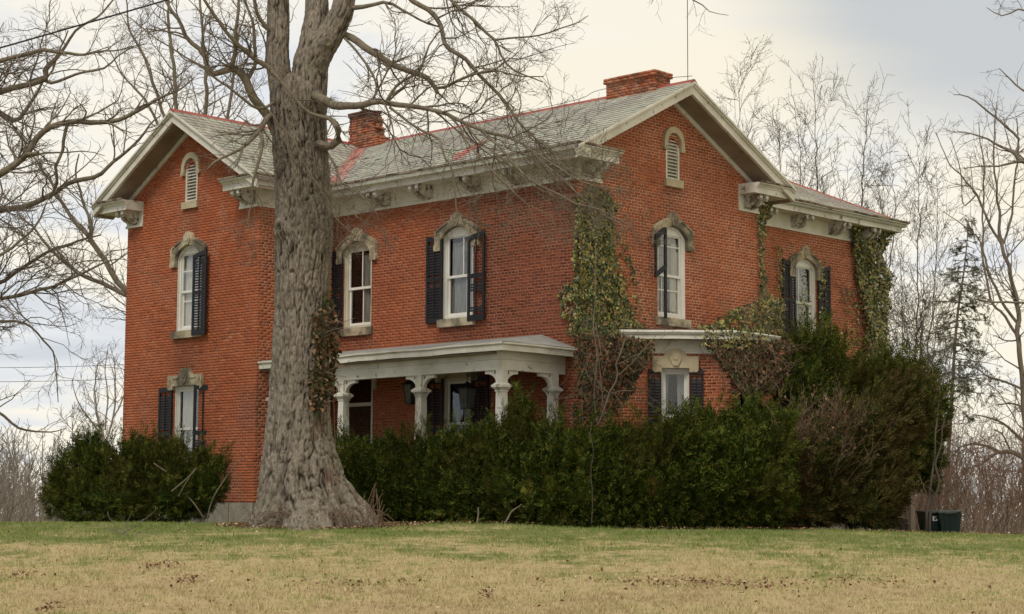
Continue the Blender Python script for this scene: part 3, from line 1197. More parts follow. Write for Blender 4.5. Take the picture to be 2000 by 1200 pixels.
# ---- bricks: the 300 that show largest as objects, the rest joined wall by wall
VIS = {'gable': [(1216, 250, 1268, 640), (1350, 330, 1440, 620), (1268, 250, 1440, 400)], 'bay_a': [(1236, 690, 1272, 800), (1390, 700, 1425, 800)],
       'front': [(945, 400, 1100, 640)]}
cand = []
for i, b in enumerate(BR):
    if not b[8] or b[0] not in VIS:
        continue
    q = np.array([wpt(b[0], s, 0, z) for s, z in ((b[2], b[4]), (b[3], b[4]), (b[3], b[5]), (b[2], b[5]))])
    p = proj(hw(q))
    x, y = p.mean(0)
    if any(r[0] < x < r[2] and r[1] < y < r[3] for r in VIS[b[0]]):
        area = abs(.5 * sum(p[k][0] * p[(k + 1) % 4][1] - p[(k + 1) % 4][0] * p[k][1] for k in range(4)))
        cand.append((area, i))
cand.sort(reverse=True)
brick_aged_me = None
ownb = set(i for _, i in cand[:300])
brick_me = MB().box((-.1, -.003, 0), (.1, .09, CH)).mesh('brick')
brick_me.materials.append(M_BRICK)
brick_aged_me = brick_me.copy()
brick_aged_me.materials.clear()
brick_aged_me.materials.append(M_BRICK_AGED)
rest = {}
for i, b in enumerate(BR):
    w, wo, s0, s1, z0, z1, d0, d1, _ = b
    if i in ownb:
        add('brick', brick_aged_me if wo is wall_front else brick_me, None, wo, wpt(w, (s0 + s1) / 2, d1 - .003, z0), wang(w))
    else:
        rest.setdefault(wo.name, [wo, []])[1].append([wpt(w, s0, d0, z0), wpt(w, s1, d0, z0), wpt(w, s1, d1, z0), wpt(w, s0, d1, z0),
                                                      wpt(w, s0, d0, z1), wpt(w, s1, d0, z1), wpt(w, s1, d1, z1), wpt(w, s0, d1, z1)])
for wo, pts in rest.values():
    pts = np.array(pts).reshape(-1, 3)
    f = np.array([(0, 1, 2, 3), (7, 6, 5, 4), (2, 1, 5, 6), (3, 2, 6, 7), (0, 3, 7, 4)])[:, ::-1]
    fs = (f[None] + (np.arange(len(pts) // 8) * 8)[:, None, None]).reshape(-1, 4)
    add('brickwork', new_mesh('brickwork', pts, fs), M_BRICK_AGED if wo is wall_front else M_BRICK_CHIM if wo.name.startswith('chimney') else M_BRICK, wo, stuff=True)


# ---- stone lintels, sills, sashes
def arc_pts(half, spring, rise, n=9, rev=False):
    R = (half * half + rise * rise) / (2 * rise)
    cz = spring + rise - R
    a = math.asin(half / R)
    p = [(R * math.sin(t), cz + R * math.cos(t)) for t in np.linspace(-a, a, n)]
    return p[::-1] if rev else p


def hood_up():
    mb = MB()
    inner = arc_pts(.50, 1.80, .27, 11, True)                       # right to left
    out = [(-.50, 1.56), (-.70, 1.56), (-.72, 1.60), (-.72, 1.68), (-.69, 1.72), (-.69, 1.90), (-.71, 1.96), (-.67, 2.03), (-.50, 2.12), (-.30, 2.215),
           (-.19, 2.235), (-.165, 2.31), (-.10, 2.375), (0, 2.40)]
    o2 = out + [(-x, z) for x, z in out[::-1][1:]]
    poly = o2 + [(.50, 1.80)] + inner[1:-1] + [(-.50, 1.80)]
    mb.prism(poly, -.085, .10)
    # raised margin, keystone and bosses
    mb.prism([(-.07, 2.07), (.07, 2.07), (.11, 2.21), (.08, 2.31), (0, 2.345), (-.08, 2.31), (-.11, 2.21)], -.115, -.08)
    mb.prism([(-.045, 2.16), (.045, 2.16), (.06, 2.24), (0, 2.29), (-.06, 2.24)], -.130, -.11)
    return fix_normals(mb.mesh('lintel'))


def hood_low(half=.48, H=2.23):
    mb = MB()
    k = half + .20
    out = [(-half, H - .09), (-k + .04, H - .09), (-k, H - .05), (-k, H + .26), (-.27, H + .26), (-.23, H + .30), (-.19, H + .37), (-.10, H + .42), (0, H + .43)]
    o2 = out + [(-x, z) for x, z in out[::-1][1:]]
    mb.prism(o2 + [(half, H), (-half, H)], -.085, .10)
    mb.prism([(-.05, H + .05), (.05, H + .05), (.13, H + .2), (.09, H + .33), (0, H + .37), (-.09, H + .33), (-.13, H + .2)], -.115, -.08)
    mb.prism([(-.05, H + .18), (.05, H + .18), (.06, H + .27), (0, H + .31), (-.06, H + .27)], -.130, -.11)
    return fix_normals(mb.mesh('lintel'))


def sill_me(half):
    return MB().hexa([(-half, -.09, -.20), (half, -.09, -.20), (half, .1, -.20), (-half, .1, -.20), (-half, -.09, -.02), (half, -.09, -.02), (half, .1, 0), (-half, .1, 0)]).mesh('sill')


def casing_up():
    mb = MB()
    for sg in (-1, 1):
        mb.box((min(sg * .5, sg * .41), .055, 0), (max(sg * .5, sg * .41), .15, 1.80))
        mb.box((min(sg * .5, sg * .475), .02, 0), (max(sg * .5, sg * .475), .056, 1.80))
    mb.prism([(-.499, 1.80), (-.41, 1.80), (-.41, 1.87), (.41, 1.87), (.41, 1.80), (.499, 1.80)] + arc_pts(.499, 1.80, .268, 11, True)[1:-1], .055, .15)
    ar = arc_pts(.499, 1.80, .268, 11)
    ai = arc_pts(.455, 1.775, .245, 11)
    mb.prism(ar + ai[::-1], .02, .056)
    mb.box((-.499, .03, 0), (.499, .15, .05))
    return fix_normals(mb.mesh('window'))


def casing_low(half=.48, H=2.23):
    mb = MB()
    for sg in (-1, 1):
        mb.box((min(sg * half, sg * (half - .055)), .055, 0), (max(sg * half, sg * (half - .055)), .15, H))
        mb.box((min(sg * half, sg * (half - .03)), .02, 0), (max(sg * half, sg * (half - .03)), .056, H))
    mb.box((-half + .055, .055, H - .075), (half - .055, .15, H))
    mb.box((-half, .03, 0), (half, .15, .05))
    return mb.mesh('window')


def sash(half, z0, z1, y, top=.05, bot=.06, mv=(), mh=()):
    mb = MB()
    for sg in (-1, 1):
        mb.box((min(sg * half, sg * (half - .045)), y, z0), (max(sg * half, sg * (half - .045)), y + .035, z1))
    mb.box((-half + .045, y, z0), (half - .045, y + .035, z0 + bot))
    mb.box((-half + .045, y, z1 - top), (half - .045, y + .035, z1))
    for m in mv:
        x = -half + 2 * half * m
        mb.box((x - .012, y + .004, z0 + bot), (x + .012, y + .03, z1 - top))
    for m in mh:
        z = z0 + (z1 - z0) * m
        mb.box((-half + .045, y + .005, z - .014), (half - .045, y + .031, z + .014))
    return mb.mesh('sash')


def pane_me(half, z0, z1, y):
    return MB().box((-half + .04, y, z0 + .04), (half - .04, y + .004, z1 - .04)).mesh('pane')


def curtain_me(x0, x1, z0, z1, y, seed, gather=.0):
    r = random.Random(seed)
    n = 40
    V_, F_ = [], []
    ph = r.uniform(0, 6)
    for i in range(n + 1):
        x = x0 + (x1 - x0) * i / n
        d = .018 * math.sin(i * 1.1 + ph) + .012 * math.sin(i * 2.3 + ph * 2)
        V_ += [(x, y + d, z0), (x0 + (x - x0) * (1 - gather), y + d, (z0 + z1) / 2), (x, y + d, z1)]
    for i in range(n):
        F_ += [[3 * i, 3 * i + 3, 3 * i + 4, 3 * i + 1], [3 * i + 1, 3 * i + 4, 3 * i + 5, 3 * i + 2]]
    return new_mesh('curtain', V_, F_, True)


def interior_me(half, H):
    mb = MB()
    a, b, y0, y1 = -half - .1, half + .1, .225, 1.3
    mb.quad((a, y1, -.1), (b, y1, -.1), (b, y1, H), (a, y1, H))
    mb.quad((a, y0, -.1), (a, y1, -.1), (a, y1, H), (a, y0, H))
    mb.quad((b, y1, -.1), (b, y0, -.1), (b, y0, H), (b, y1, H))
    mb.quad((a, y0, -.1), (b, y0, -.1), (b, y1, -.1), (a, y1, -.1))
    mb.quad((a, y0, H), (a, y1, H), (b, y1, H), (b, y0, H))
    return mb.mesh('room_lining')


BOSS = MB().box((-.02, -.10, -.02), (.02, -.08, .02)).mesh('boss')
_m = MB()
_m.bar((.62, -.092, 2.00), (.48, -.092, 2.085), .03)
_m.bar((.48, -.092, 2.085), (.25, -.092, 2.185), .03)
MOULD_UP = _m.mesh('moulding')
MOULD_LOW = MB().bar((.22, -.092, 2.42), (.46, -.092, 2.42), .03).mesh('moulding')
HOOD_UP, HOOD_LOW, CAS_UP, CAS_LOW = hood_up(), hood_low(), casing_up(), casing_low()
SILL_UP, SILL_LOW = sill_me(.58), sill_me(.56)
INT_UP, INT_LOW = interior_me(.5, 2.1), interior_me(.48, 2.3)


def window(w, s, z, kind, label, lower=dict(), upper=dict(), curtains=(), casing=M_SASH, stone=M_STONE, parent=None, half=None):
    loc, ang = wpt(w, s, 0, z), wang(w)
    upk = kind == 'up'
    o = add('window', CAS_UP if upk else casing_low(half) if half else CAS_LOW, None, parent or house, loc, ang)
    if not o.data.materials:
        o.data.materials.append(M_SASH)
    o.material_slots[0].link = 'OBJECT'
    o.material_slots[0].material = casing
    o['label'] = label
    h = .41 if upk else (half - .055) if half else .425
    zm, zt = (.92, 1.885) if upk else (1.17, 2.155)
    add('sash', sash(h, zm, zt, .085, mv=upper.get('v', ()), mh=upper.get('h', ())), M_SASH, o)
    add('sash', sash(h, .05, zm + .055, .122, top=.055, bot=.07, mv=lower.get('v', ()), mh=lower.get('h', ())), M_SASH, o)
    add('pane', pane_me(h, zm, zt, .10), M_GLASS, o)
    add('pane', pane_me(h, .05, zm + .055, .137), M_GLASS, o)
    add('lintel', HOOD_UP if upk else hood_low(half) if half else HOOD_LOW, stone, o)
    add('sill', SILL_UP if upk else sill_me(half + .08) if half else SILL_LOW, stone, o)
    for sg in (-1, 1):
        if half:
            continue
        m_ = add('moulding', MOULD_UP if upk else MOULD_LOW, stone, o)
        m_.scale = (sg, 1, 1)
        for z_ in ((1.63, 1.95) if upk else (2.38,)):
            add('boss', BOSS, stone, o, (sg * (.62 if upk else .59), 0, z_))
    for k, (x0, x1, a, b, m, g) in enumerate(curtains):
        add('curtain', curtain_me(x0, x1, a, b, .185, hash((s, k)) % 1000, g), m, o)
    add('room_lining', INT_UP if upk else interior_me(half - .08, 2.25) if half else INT_LOW, M_DARK, o)
    return o


window('left', CA, 4.62, 'up', 'upper window of the left wing with white lace curtains', dict(v=(.78,), h=(.72,)), dict(v=(.78,), h=(.55,)),
       [(-.40, .42, 0, 1.5, M_CURTAIN, .0), (-.4, -.12, 1.4, 1.85, M_CURTAIN, 0)], stone=M_SOOTSTONE)
window('left', CA, 1.03, 'low', 'lower window of the left wing behind the bush', dict(v=()), dict(v=(.8,)), [(-.38, .1, .4, 2.15, M_CURTAIN, .15), (.15, .4, .4, 2.15, M_GREYCURTAIN, .1)], stone=M_SOOTSTONE)
window('front', C1, 4.62, 'up', 'upper front window nearest the big tree, dark with one drawn curtain', dict(v=(.58,)), dict(v=(.58,)), [(.02, .30, 0, 1.75, M_GREYCURTAIN, .35)], casing=M_CREAM)
window('front', C2, 4.62, 'up', 'upper front window between two broken shutters', dict(v=(.72,)), dict(v=(.62,)), [(-.36, .42, 0, 1.75, M_GREYCURTAIN, .05)])
window('front', C2 + .06, 1.03, 'low', 'window on the porch with a pale blind', dict(), dict(), [(-.02, .42, .3, 1.9, M_BLIND, 0)], casing=M_CREAM)
window('gable', CD, 4.62, 'up', 'upper gable window with thin muntins', dict(v=(.25,), h=(.62,)), dict(v=(.33,), h=(.72,)), [(.18, .42, 0, 1.72, M_CURTAIN, 0), (-.42, .42, 1.0, 1.86, M_GREYCURTAIN, 0)], stone=M_SOOTSTONE)
window('wing', CE, 4.62, 'up', 'upper window of the rear wing half hidden by climbing stems', dict(v=(.35,)), dict(v=(.35,)), [(-.42, -.1, 0, 1.74, M_CURTAIN, .0), (.05, .35, 0, 1.74, M_GREYCURTAIN, .1)])
window('bay_a', 1.22, 1.03 + BZ, 'low', 'lower bay window between navy shutters, curtain drawn aside', dict(), dict(), [(.06, .25, 0, 2.15, M_BLIND, .1), (-.25, -.12, .9, 2.15, M_BLIND, .25)], parent=bay, half=.30)
# narrow light on the middle face of the bay
nw = add('window', casing_low(.22, 2.3), M_SASH, bay, wpt('bay_b', 3.65, 0, 1.05), wang('bay_b'))
nw['label'] = 'narrow bay window lost behind withered vines'
add('pane', pane_me(.165, .05, 2.22, .10), M_GLASS, nw)
add('sash', sash(.165, .05, 2.22, .09), M_SASH, nw)
add('lintel', hood_low(.22, 2.30), M_STONE, nw)
add('room_lining', interior_me(.2, 2.3), M_DARK, nw)

# ---- attic louvres
slat_v = MB().hexa([(-.20, -.015, 0), (.20, -.015, 0), (.20, .085, .06), (-.20, .085, .06), (-.20, -.02, .014), (.20, -.02, .014), (.20, .08, .074), (-.20, .08, .074)]).mesh('slat')
for w, c in (('gable', CD + .05), ('left', CA)):
    mb = MB()
    for sg in (-1, 1):
        mb.box((min(sg * .24, sg * .19), .0, 0), (max(sg * .24, sg * .19), .12, .83))
    ring = arc_pts(.24, .83, .235, 11)
    mb.prism(ring + arc_pts(.19, .83, .19, 11)[::-1], .0, .12)
    mb.quad((-.24, .13, 0), (.24, .13, 0), (.24, .13, 1.07), (-.24, .13, 1.07))
    o = add('attic_vent', fix_normals(mb.mesh('attic_vent')), M_WHITE, house, wpt(w, c, 0, 7.76), wang(w))
    o['label'] = 'louvred attic vent in the right gable' if w == 'gable' else 'louvred attic vent in the left gable'
    for k in range(12):
        z = .02 + k * .078
        if z < .80:
            add('slat', slat_v, M_WHITE, o, (0, .02, z))
        else:
            h = arch_half(z + .04, .19, .83, .19)
            if h and h > .05:
                s_ = add('slat', slat_v, M_WHITE, o, (0, .02, z))
                s_.scale = (h / .2, 1, 1)
    hood = MB()
    hood.prism([(-.25, .66), (-.36, .66), (-.38, .70), (-.36, .76), (-.35, .92)] + arc_pts(.345, .93, .29, 9)[1:-1] + [(.35, .92), (.36, .76), (.38, .70), (.36, .66), (.25, .66), (.25, .85)]
               + arc_pts(.24, .86, .215, 9, True)[1:-1] + [(-.25, .85)], -.07, .08)
    for sg in (-1, 1):
        hood.box((sg * .31 - .015, -.08, .70), (sg * .31 + .015, -.065, .73))
    add('lintel', fix_normals(hood.mesh('lintel')), M_STONE, o)
    add('sill', MB().box((-.31, -.07, -.17), (.31, .1, 0)).mesh('sill'), M_STONE, o)

# ---- shutters
SLAT_N = [0]
SW = .53
slat_s = MB().hexa([(.055, -.014, 0), (SW - .055, -.014, 0), (SW - .055, .006, .044), (.055, .006, .044), (.055, -.020, .004), (SW - .055, -.020, .004), (SW - .055, .0, .048), (.055, .0, .048)]).mesh('slat')
slat_s.materials.append(M_NAVY)


def shutter(w, s, z, H, sgn, label, slats=((0, 1),), d=.05, yaw=0., top=.11, parent=None, single=True, wk=1.):
    """s: hinge position, sgn: the side it opens to"""
    mb = MB()
    x0, x1 = 0, SW
    rails = [(.0, .13), (H * .5 - .05, H * .5 + .05)]
    mb.box((0, -.02, 0), (.06, .018, H - top))
    mb.prism([(SW - .06, 0), (SW, 0), (SW, H), (SW - .06, H - top * .12)], -.02, .018)
    for a, b in rails:
        mb.box((.06, -.017, a), (SW - .06, .015, b))
    mb.prism([(.0, H - top - .10), (SW, H - .11), (SW, H), (0, H - top)], -.0205, .0185)
    mb.box((SW / 2 - .014, -.026, .13), (SW / 2 + .014, -.0, H - .13))
    me = fix_normals(mb.mesh('shutter'))
    loc, ang = wpt(w, s, d, z), wang(w)
    o = add('shutter', me, M_NAVY, parent or house, loc, ang + yaw)
    o.scale = (sgn * wk, 1, 1)
    o['label'] = label
    zz_ = []
    for f0, f1 in slats:
        k = .15 + f0 * (H - .32)
        while k < .10 + f1 * (H - .32):
            if not (H * .5 - .10 < k < H * .5 + .05):
                zz_.append(k)
            k += .064
    if single:
        for k in zz_:
            if random.random() > .03:
                add('slat', slat_s, None, o, (0, random.uniform(-.002, .002), k))
    elif zz_:
        m2 = MB()
        for k in zz_:
            m2.hexa([(.055, -.014, k), (SW - .055, -.014, k), (SW - .055, .006, k + .044), (.055, .006, k + .044), (.055, -.02, k + .004), (SW - .055, -.02, k + .004), (SW - .055, .0, k + .048), (.055, .0, k + .048)])
        add('slats', m2.mesh('slats'), M_NAVY, o, stuff=True)
    return o


HU, HL = 2.02, 2.26
shutter('left', CA + .30, 4.45, 2.06, 1, 'black louvred shutter right of the upper left-wing window', d=.11)
shutter('left', CA - .52, .98, HL, -1, 'black louvred shutter left of the lower left-wing window', single=False, top=0)
shutter('left', CA + .46, .98, HL, 1, 'gaping shutter frame with its upper slats gone', slats=((0, .45),), d=.12, yaw=.35, top=0)
shutter('front', C1 - .50, 4.53, HU, -1, 'black louvred shutter beside the tree trunk')
shutter('front', C2 - .44, 4.53, HU, -1, 'worn black shutter left of the upper front window near the corner')
shutter('front', C2 + .42, 4.50, HU, 1, 'broken black shutter with brick showing through', slats=((.03, .10), (.30, .42), (.5, .53)), d=.09)
shutter('front', C2 + .06 - .46, .98, HL, -1, 'dark shutter left of the porch window', single=False, top=0)
shutter('front', C2 + .06 + .46, .98, HL, 1, 'dark shutter right of the porch window', single=False, top=0)
shutter('wing', CE - .46, 4.56, HU + .02, -1, 'navy louvred shutter left of the rear-wing window')
shutter('wing', CE + .53, 4.56, HU + .02, 1, 'navy louvred shutter right of the rear-wing window')
shutter('bay_a', 1.22 - .31, .98 + BZ, HL, -1, 'navy shutter left of the bay window', top=0, parent=bay, single=False, wk=.54)
shutter('bay_a', 1.22 + .31, .98 + BZ, HL, 1, 'navy shutter right of the bay window', top=0, parent=bay, single=False, wk=.54)
shutter('bay_b', 3.65 + .0, 1.0, 2.3, 1, 'navy shutter among withered vines', top=0, parent=bay, single=False, wk=.54)
# the broken frame left of the gable window
mb = MB()
mb.box((-.035, -.02, -.02), (.035, .02, 2.02))
mb.box((-.36, -.02, .86), (-.30, .02, 1.80))
mb.bar((-.33, 0, 1.78), (.0, 0, 1.98), .04, .12)
mb.bar((-.35, 0, .90), (.0, 0, 1.14), .035, .10)
o = add('shutter', mb.mesh('shutter'), M_NAVY, house, wpt('gable', CD - .42, .16, 4.58), wang('gable'))
o['label'] = 'splintered remains of a shutter frame, all slats gone'

# ---- porch
VC = -1.85
porch = add('porch', MB().box((-LC + .01, -2.1, .42), (-.15, -.01, .60)).mesh('porch'), M_TIN, house)
porch['label'] = 'white front porch with chamfered posts and a tin roof'
# low tin roof with its own eave
mb = MB()
ve, ur, zt_, ze_ = -2.27, .03, 4.07, 3.715
A1, A2, A3, A4 = (-LC + .012, -.004, zt_), (-1.0, -.004, zt_), (ur, ve, ze_), (-LC + .012, ve, ze_)
mb.hexa([(p[0], p[1], p[2] - .05) for p in (A4, A3, A2, A1)] + [A4, A3, A2, A1])
B2, B3 = (ur, -.004, ze_), (ur, ve, ze_)
mb.quad(A2, A3, B2)
mb.quad((A2[0], A2[1], zt_ - .05), (B2[0], B2[1], ze_ - .05), (A3[0], A3[1], ze_ - .05))
add('porch_roof', fix_normals(mb.mesh('porch_roof')), M_TIN, porch)
EP = [(ur - .43, -.004), (ur - .43, VC + .0), (-LC + .012, VC + .0)][::-1]
add('porch_eave', sweep(EP, [(.0, 3.56), (.36, 3.56), (.36, 3.535), (.39, 3.535), (.39, 3.64), (.43, 3.67), (.43, 3.705), (0, 3.66)]), M_WHITE, porch)
add('beam', sweep(EP, [(-.09, 3.17), (.09, 3.17), (.09, 3.38), (.11, 3.39), (.11, 3.41), (.095, 3.42), (.095, 3.57), (-.09, 3.57)]), M_WHITE, porch)
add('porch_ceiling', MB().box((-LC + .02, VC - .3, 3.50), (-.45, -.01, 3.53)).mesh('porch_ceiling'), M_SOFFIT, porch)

colm = MB()
colm.frustum(0, 0, .60, .80, .15, .15)
colm.frustum(0, 0, .80, .84, .15, .115)
colm.frustum(0, 0, .84, 2.72, .112, .085)
colm.frustum(0, 0, 2.72, 2.75, .10, .10)
colm.frustum(0, 0, 2.75, 2.81, .095, .145)
colm.frustum(0, 0, 2.81, 2.86, .155, .155)
colm.frustum(0, 0, 2.86, 2.90, .145, .10)
colm.frustum(0, 0, 2.90, 3.40, .088, .088)
col_me = colm.mesh('post')
col_me.materials.append(M_POST)
# quarter-round spandrel bracket with a square pierced hole
sp_ = MB()
arc = [(.40 - .30 * math.cos(t), 2.86 + .24 * math.sin(t)) for t in np.linspace(0, math.pi / 2, 7)]
hole = [(.145, 3.15), (.12, 3.15), (.12, 3.085), (.175, 3.085), (.175, 3.15), (.147, 3.15)]
outl = [(.087, 3.17), (.087, 2.86)] + arc + [(.44, 3.10), (.44, 3.17), (.147, 3.17)] + hole[::-1] + [(.145, 3.17)]
sp_.prism(outl, -.045, .045)
spn_me = fix_normals(sp_.mesh('spandrel'))
posts = []
for u_, v_, tag in ((-5.343, VC, 1), (-2.816, VC, 1), (-.40, VC, 2), (-.40, -.30, 3), (-7.78, VC, 0)):
    p = add('post', col_me, None, porch, (u_, v_, 0))
    sides = {1: (0, math.pi), 2: (math.pi, math.pi / 2), 3: (-math.pi / 2,), 0: (0,)}[tag]
    for a in sides:
        # the post is a sub-part, so its spandrels hang from the porch itself
        add('spandrel', spn_me, M_WHITE, porch, (u_, v_, 0), a)
    posts.append(p)
posts[2]['label'] = 'corner post with bare grey wood showing'
mb = MB()
for z in (.9, 1.5):
    mb.bar((-7.78, VC + .05, z), (-5.343, VC + .05, z), .05, .05)
for k in range(5):
    u_ = -7.3 + k * .45
    mb.box((u_ - .02, VC + .03, .6), (u_ + .02, VC + .07, 1.5))
add('railing', mb.mesh('railing'), M_WHITE, porch)

# front door under its transom
mb = MB()
for x0, x1 in ((-.56, -.47), (.47, .56)):
    mb.box((x0, .03, 0), (x1, .16, 2.86))
mb.box((-.47, .03, 2.14), (.47, .16, 2.22))
mb.box((-.47, .03, 2.78), (.47, .16, 2.86))
mb.prism([(-.62, 2.86), (.62, 2.86), (.62, 2.98), (-.62, 2.98)], -.06, .05)
mb.box((.56, -.05, 2.52), (.70, .0, 2.98))
mb.box((-.70, -.05, 2.52), (-.56, .0, 2.98))
door = add('door', mb.mesh('door'), M_CREAM, house, wpt('front', -7.0, 0, .60), 0)
door['label'] = 'dark front door under a transom light'
mb = MB().box((-.47, .11, 0), (.47, .15, 2.14))
for x in (-.22, .22):
    mb.box((x - .15, .098, .2), (x + .15, .111, .9))
add('door_leaf', mb.mesh('door_leaf'), M_DOOR, door)
add('pane', MB().box((-.32, .10, 1.05), (.32, .106, 2.0)).mesh('pane'), M_GLASS, door)
add('pane', MB().box((-.47, .10, 2.22), (.47, .105, 2.78)).mesh('pane'), M_GLASS, door)
add('room_lining', interior_me(.5, 2.9), M_DARK, door)


def lantern(x, y, z, label, hang):
    mb = MB()
    mb.frustum(0, 0, .0, .03, .10, .10)
    mb.frustum(0, 0, .44, .46, .15, .15)
    mb.frustum(0, 0, .46, .56, .15, .04)
    mb.frustum(0, 0, .56, .60, .03, .03)
    for sx in (-1, 1):
        for sy in (-1, 1):
            mb.bar((sx * .09, sy * .09, .02), (sx * .135, sy * .135, .45), .018)
    if hang:
        mb.bar((0, 0, .6), (0, 0, 3.50 - z), .012)
    else:
        mb.bar((0, .0, .58), (0, .25, .50), .03)
        mb.box((-.06, .2, .35), (.06, .24, .6))
    o = add('lantern', mb.mesh('lantern'), M_IRON, porch, (x, y, z))
    o['label'] = label
    add('lamp_glass', MB().frustum(0, 0, .03, .44, .08, .125).mesh('lamp_glass'), M_LAMPGLASS, porch, (x, y, z))


q = onplane(912, 800, 'v', -.9)
lantern(q[0], q[1], q[2], 'black iron lantern hanging from the porch ceiling', True)
q = onplane(803, 790, 'v', -.25)
lantern(q[0], q[1], q[2], 'black lantern on the porch wall', False)

# ---- foundation stones
fnd = add('foundation', MB().box((-LC + .0, -.03, -.2), (.03, .2, .455)).box((-.2, .2, -.2), (.03, WD, .455)).box((-LC - .2, -PR + .2, -.2), (-LC + .03, -.04, .455)).box((-QE - .2, WD + .01, -.2), (-QE + .03, EV, .455)).mesh('foundation'), M_FOUND, house)
u_ = -AL - .02
while u_ < -LC - .1:
    ln = random.uniform(.75, 1.05)
    e_ = min(u_ + ln, -LC + .03)
    if -LC + .03 - e_ < .3:
        e_ = -LC + .03
    add('stone', MB().hexa([(u_ + .01, -PR - .035, -.25), (e_ - .01, -PR - .035, -.25), (e_ - .01, -PR + .19, -.25), (u_ + .01, -PR + .19, -.25),
                            (u_ + .015, -PR - random.uniform(.02, .04), .452), (e_ - .015, -PR - random.uniform(.02, .04), .452), (e_ - .01, -PR + .19, .452), (u_ + .01, -PR + .19, .452)]).mesh('stone'), M_FOUND, fnd)
    u_ = e_
# ---- lightning rod and its cable along the ridge
ma = onplane(1338, 166, 'v', CD)
mb = MB()
mb.bar((ma[0], CD + .1, ZR), (ma[0] + .0, CD + .1, ZR + 3.4), .012)
add('antenna_mast', mb.mesh('antenna_mast'), M_IRON, house)
pts = np.array([resample([(URK, CD - .05, ZR + .12), (-.2, CD - .35, ZR + .12), (-1.9, CD - .35, ZR + .13), (-2.8, CD - .06, ZR + .10), (-5, CD - .06, ZR + .06), (-7, CD - .06, ZR + .07)], 40)])
v_, f_ = tubes(pts, np.full(pts.shape[:2], .007), 5)
add('lightning_cable', new_mesh('lightning_cable', v_, f_, True), M_IRON, house)
# ------------------------------------------------------------------ ground and lawn
xs = np.concatenate([np.linspace(-300, -16, 30), np.linspace(-15.5, 18, 110), np.linspace(18.5, 300, 30)])
ys = np.concatenate([np.linspace(-6, 18, 20), np.linspace(18.3, 44, 110), np.linspace(45, 130, 30), np.linspace(140, 600, 12)])
X_, Y_ = np.meshgrid(xs, ys)
Z_ = ground_z(X_, Y_)
nx, ny = len(xs), len(ys)
i_ = (np.arange(ny - 1)[:, None] * nx + np.arange(nx - 1)).ravel()
lawn = add('ground', new_mesh('ground', np.stack([X_, Y_, Z_], -1).reshape(-1, 3), np.stack([i_, i_ + 1, i_ + nx + 1, i_ + nx], -1), True), M_SOIL)
lawn['kind'] = 'structure'

r = np.random.default_rng(5)
NT = 42000
ty = 20.2 + 19.5 * r.random(NT) ** 1.15
tx = (r.random(NT) * 2 - 1) * (ty * .285 + 4.2)
NB = 7
tuft = .6 + .8 * vnoise(tx * 1.3 + 100, ty * 1.3, 3)
bx = np.repeat(tx, NB) + r.normal(0, .035, NT * NB)
by = np.repeat(ty, NB) + r.normal(0, .035, NT * NB)
bz = ground_z(bx, by) - .005
hgt = np.repeat(tuft, NB) * r.uniform(.022, .062, NT * NB)
az = r.uniform(0, 2 * math.pi, NT * NB)
lean = r.uniform(.1, 1.1, NT * NB) * hgt
wid = r.uniform(.003, .0065, NT * NB)
la = r.uniform(0, 2 * math.pi, NT * NB)
base = np.stack([bx, by, bz], -1)
side = np.stack([np.cos(az) * wid, np.sin(az) * wid, 0 * az], -1)
tip = base + np.stack([np.cos(la) * lean, np.sin(la) * lean, hgt], -1)
gv = np.stack([base - side, base + side, tip], 1).reshape(-1, 3)
# coarser clumps of uncut grass
NC = 2600
cy = 20.4 + 18 * r.random(NC)
cx = (r.random(NC) * 2 - 1) * (cy * .285 + 3)
keep = vnoise(cx * .8 + 90, cy * .8 + 20, 13) + r.random(NC) * .5 > .62
cx, cy = cx[keep], cy[keep]
m = len(cx) * 13
bx = np.repeat(cx, 13) + r.normal(0, .045, m)
by = np.repeat(cy, 13) + r.normal(0, .045, m)
base = np.stack([bx, by, ground_z(bx, by) - .005], -1)
hgt = np.repeat(r.uniform(.6, 1.15, len(cx)), 13) * r.uniform(.045, .105, m)
az, la = r.uniform(0, 6.28, m), r.uniform(0, 6.28, m)
ln_ = r.uniform(.2, 1., m) * hgt
wd_ = r.uniform(.004, .0075, m)
side = np.stack([np.cos(az) * wd_, np.sin(az) * wd_, 0 * az], -1)
tip = base + np.stack([np.cos(la) * ln_, np.sin(la) * ln_, hgt], -1)
gv = np.concatenate([gv, np.stack([base - side, base + side, tip], 1).reshape(-1, 3)])
g = add('grass', new_mesh('grass', gv, np.arange(len(gv)).reshape(-1, 3)), M_GRASS, stuff=True)

# fallen leaves: thin over the lawn, thicker round the trunk, along the hedge and in one brown drift
LEAFV = np.array([(0, -.03, 0), (.022, 0, .008), (0, .035, 0), (-.022, 0, .008)], float)
LEAFF = np.array([(0, 1, 2, 3)])


def px_ground(x, y):
    d = ray(x, y)
    t = 20.
    for k in range(60):
        p = CAM + d * (t / d[1])
        gz = ground_z(p[0], p[1])
        t += float(np.clip((p[2] - gz) * 8, -.6, .6))
    return CAM + d * (t / d[1])


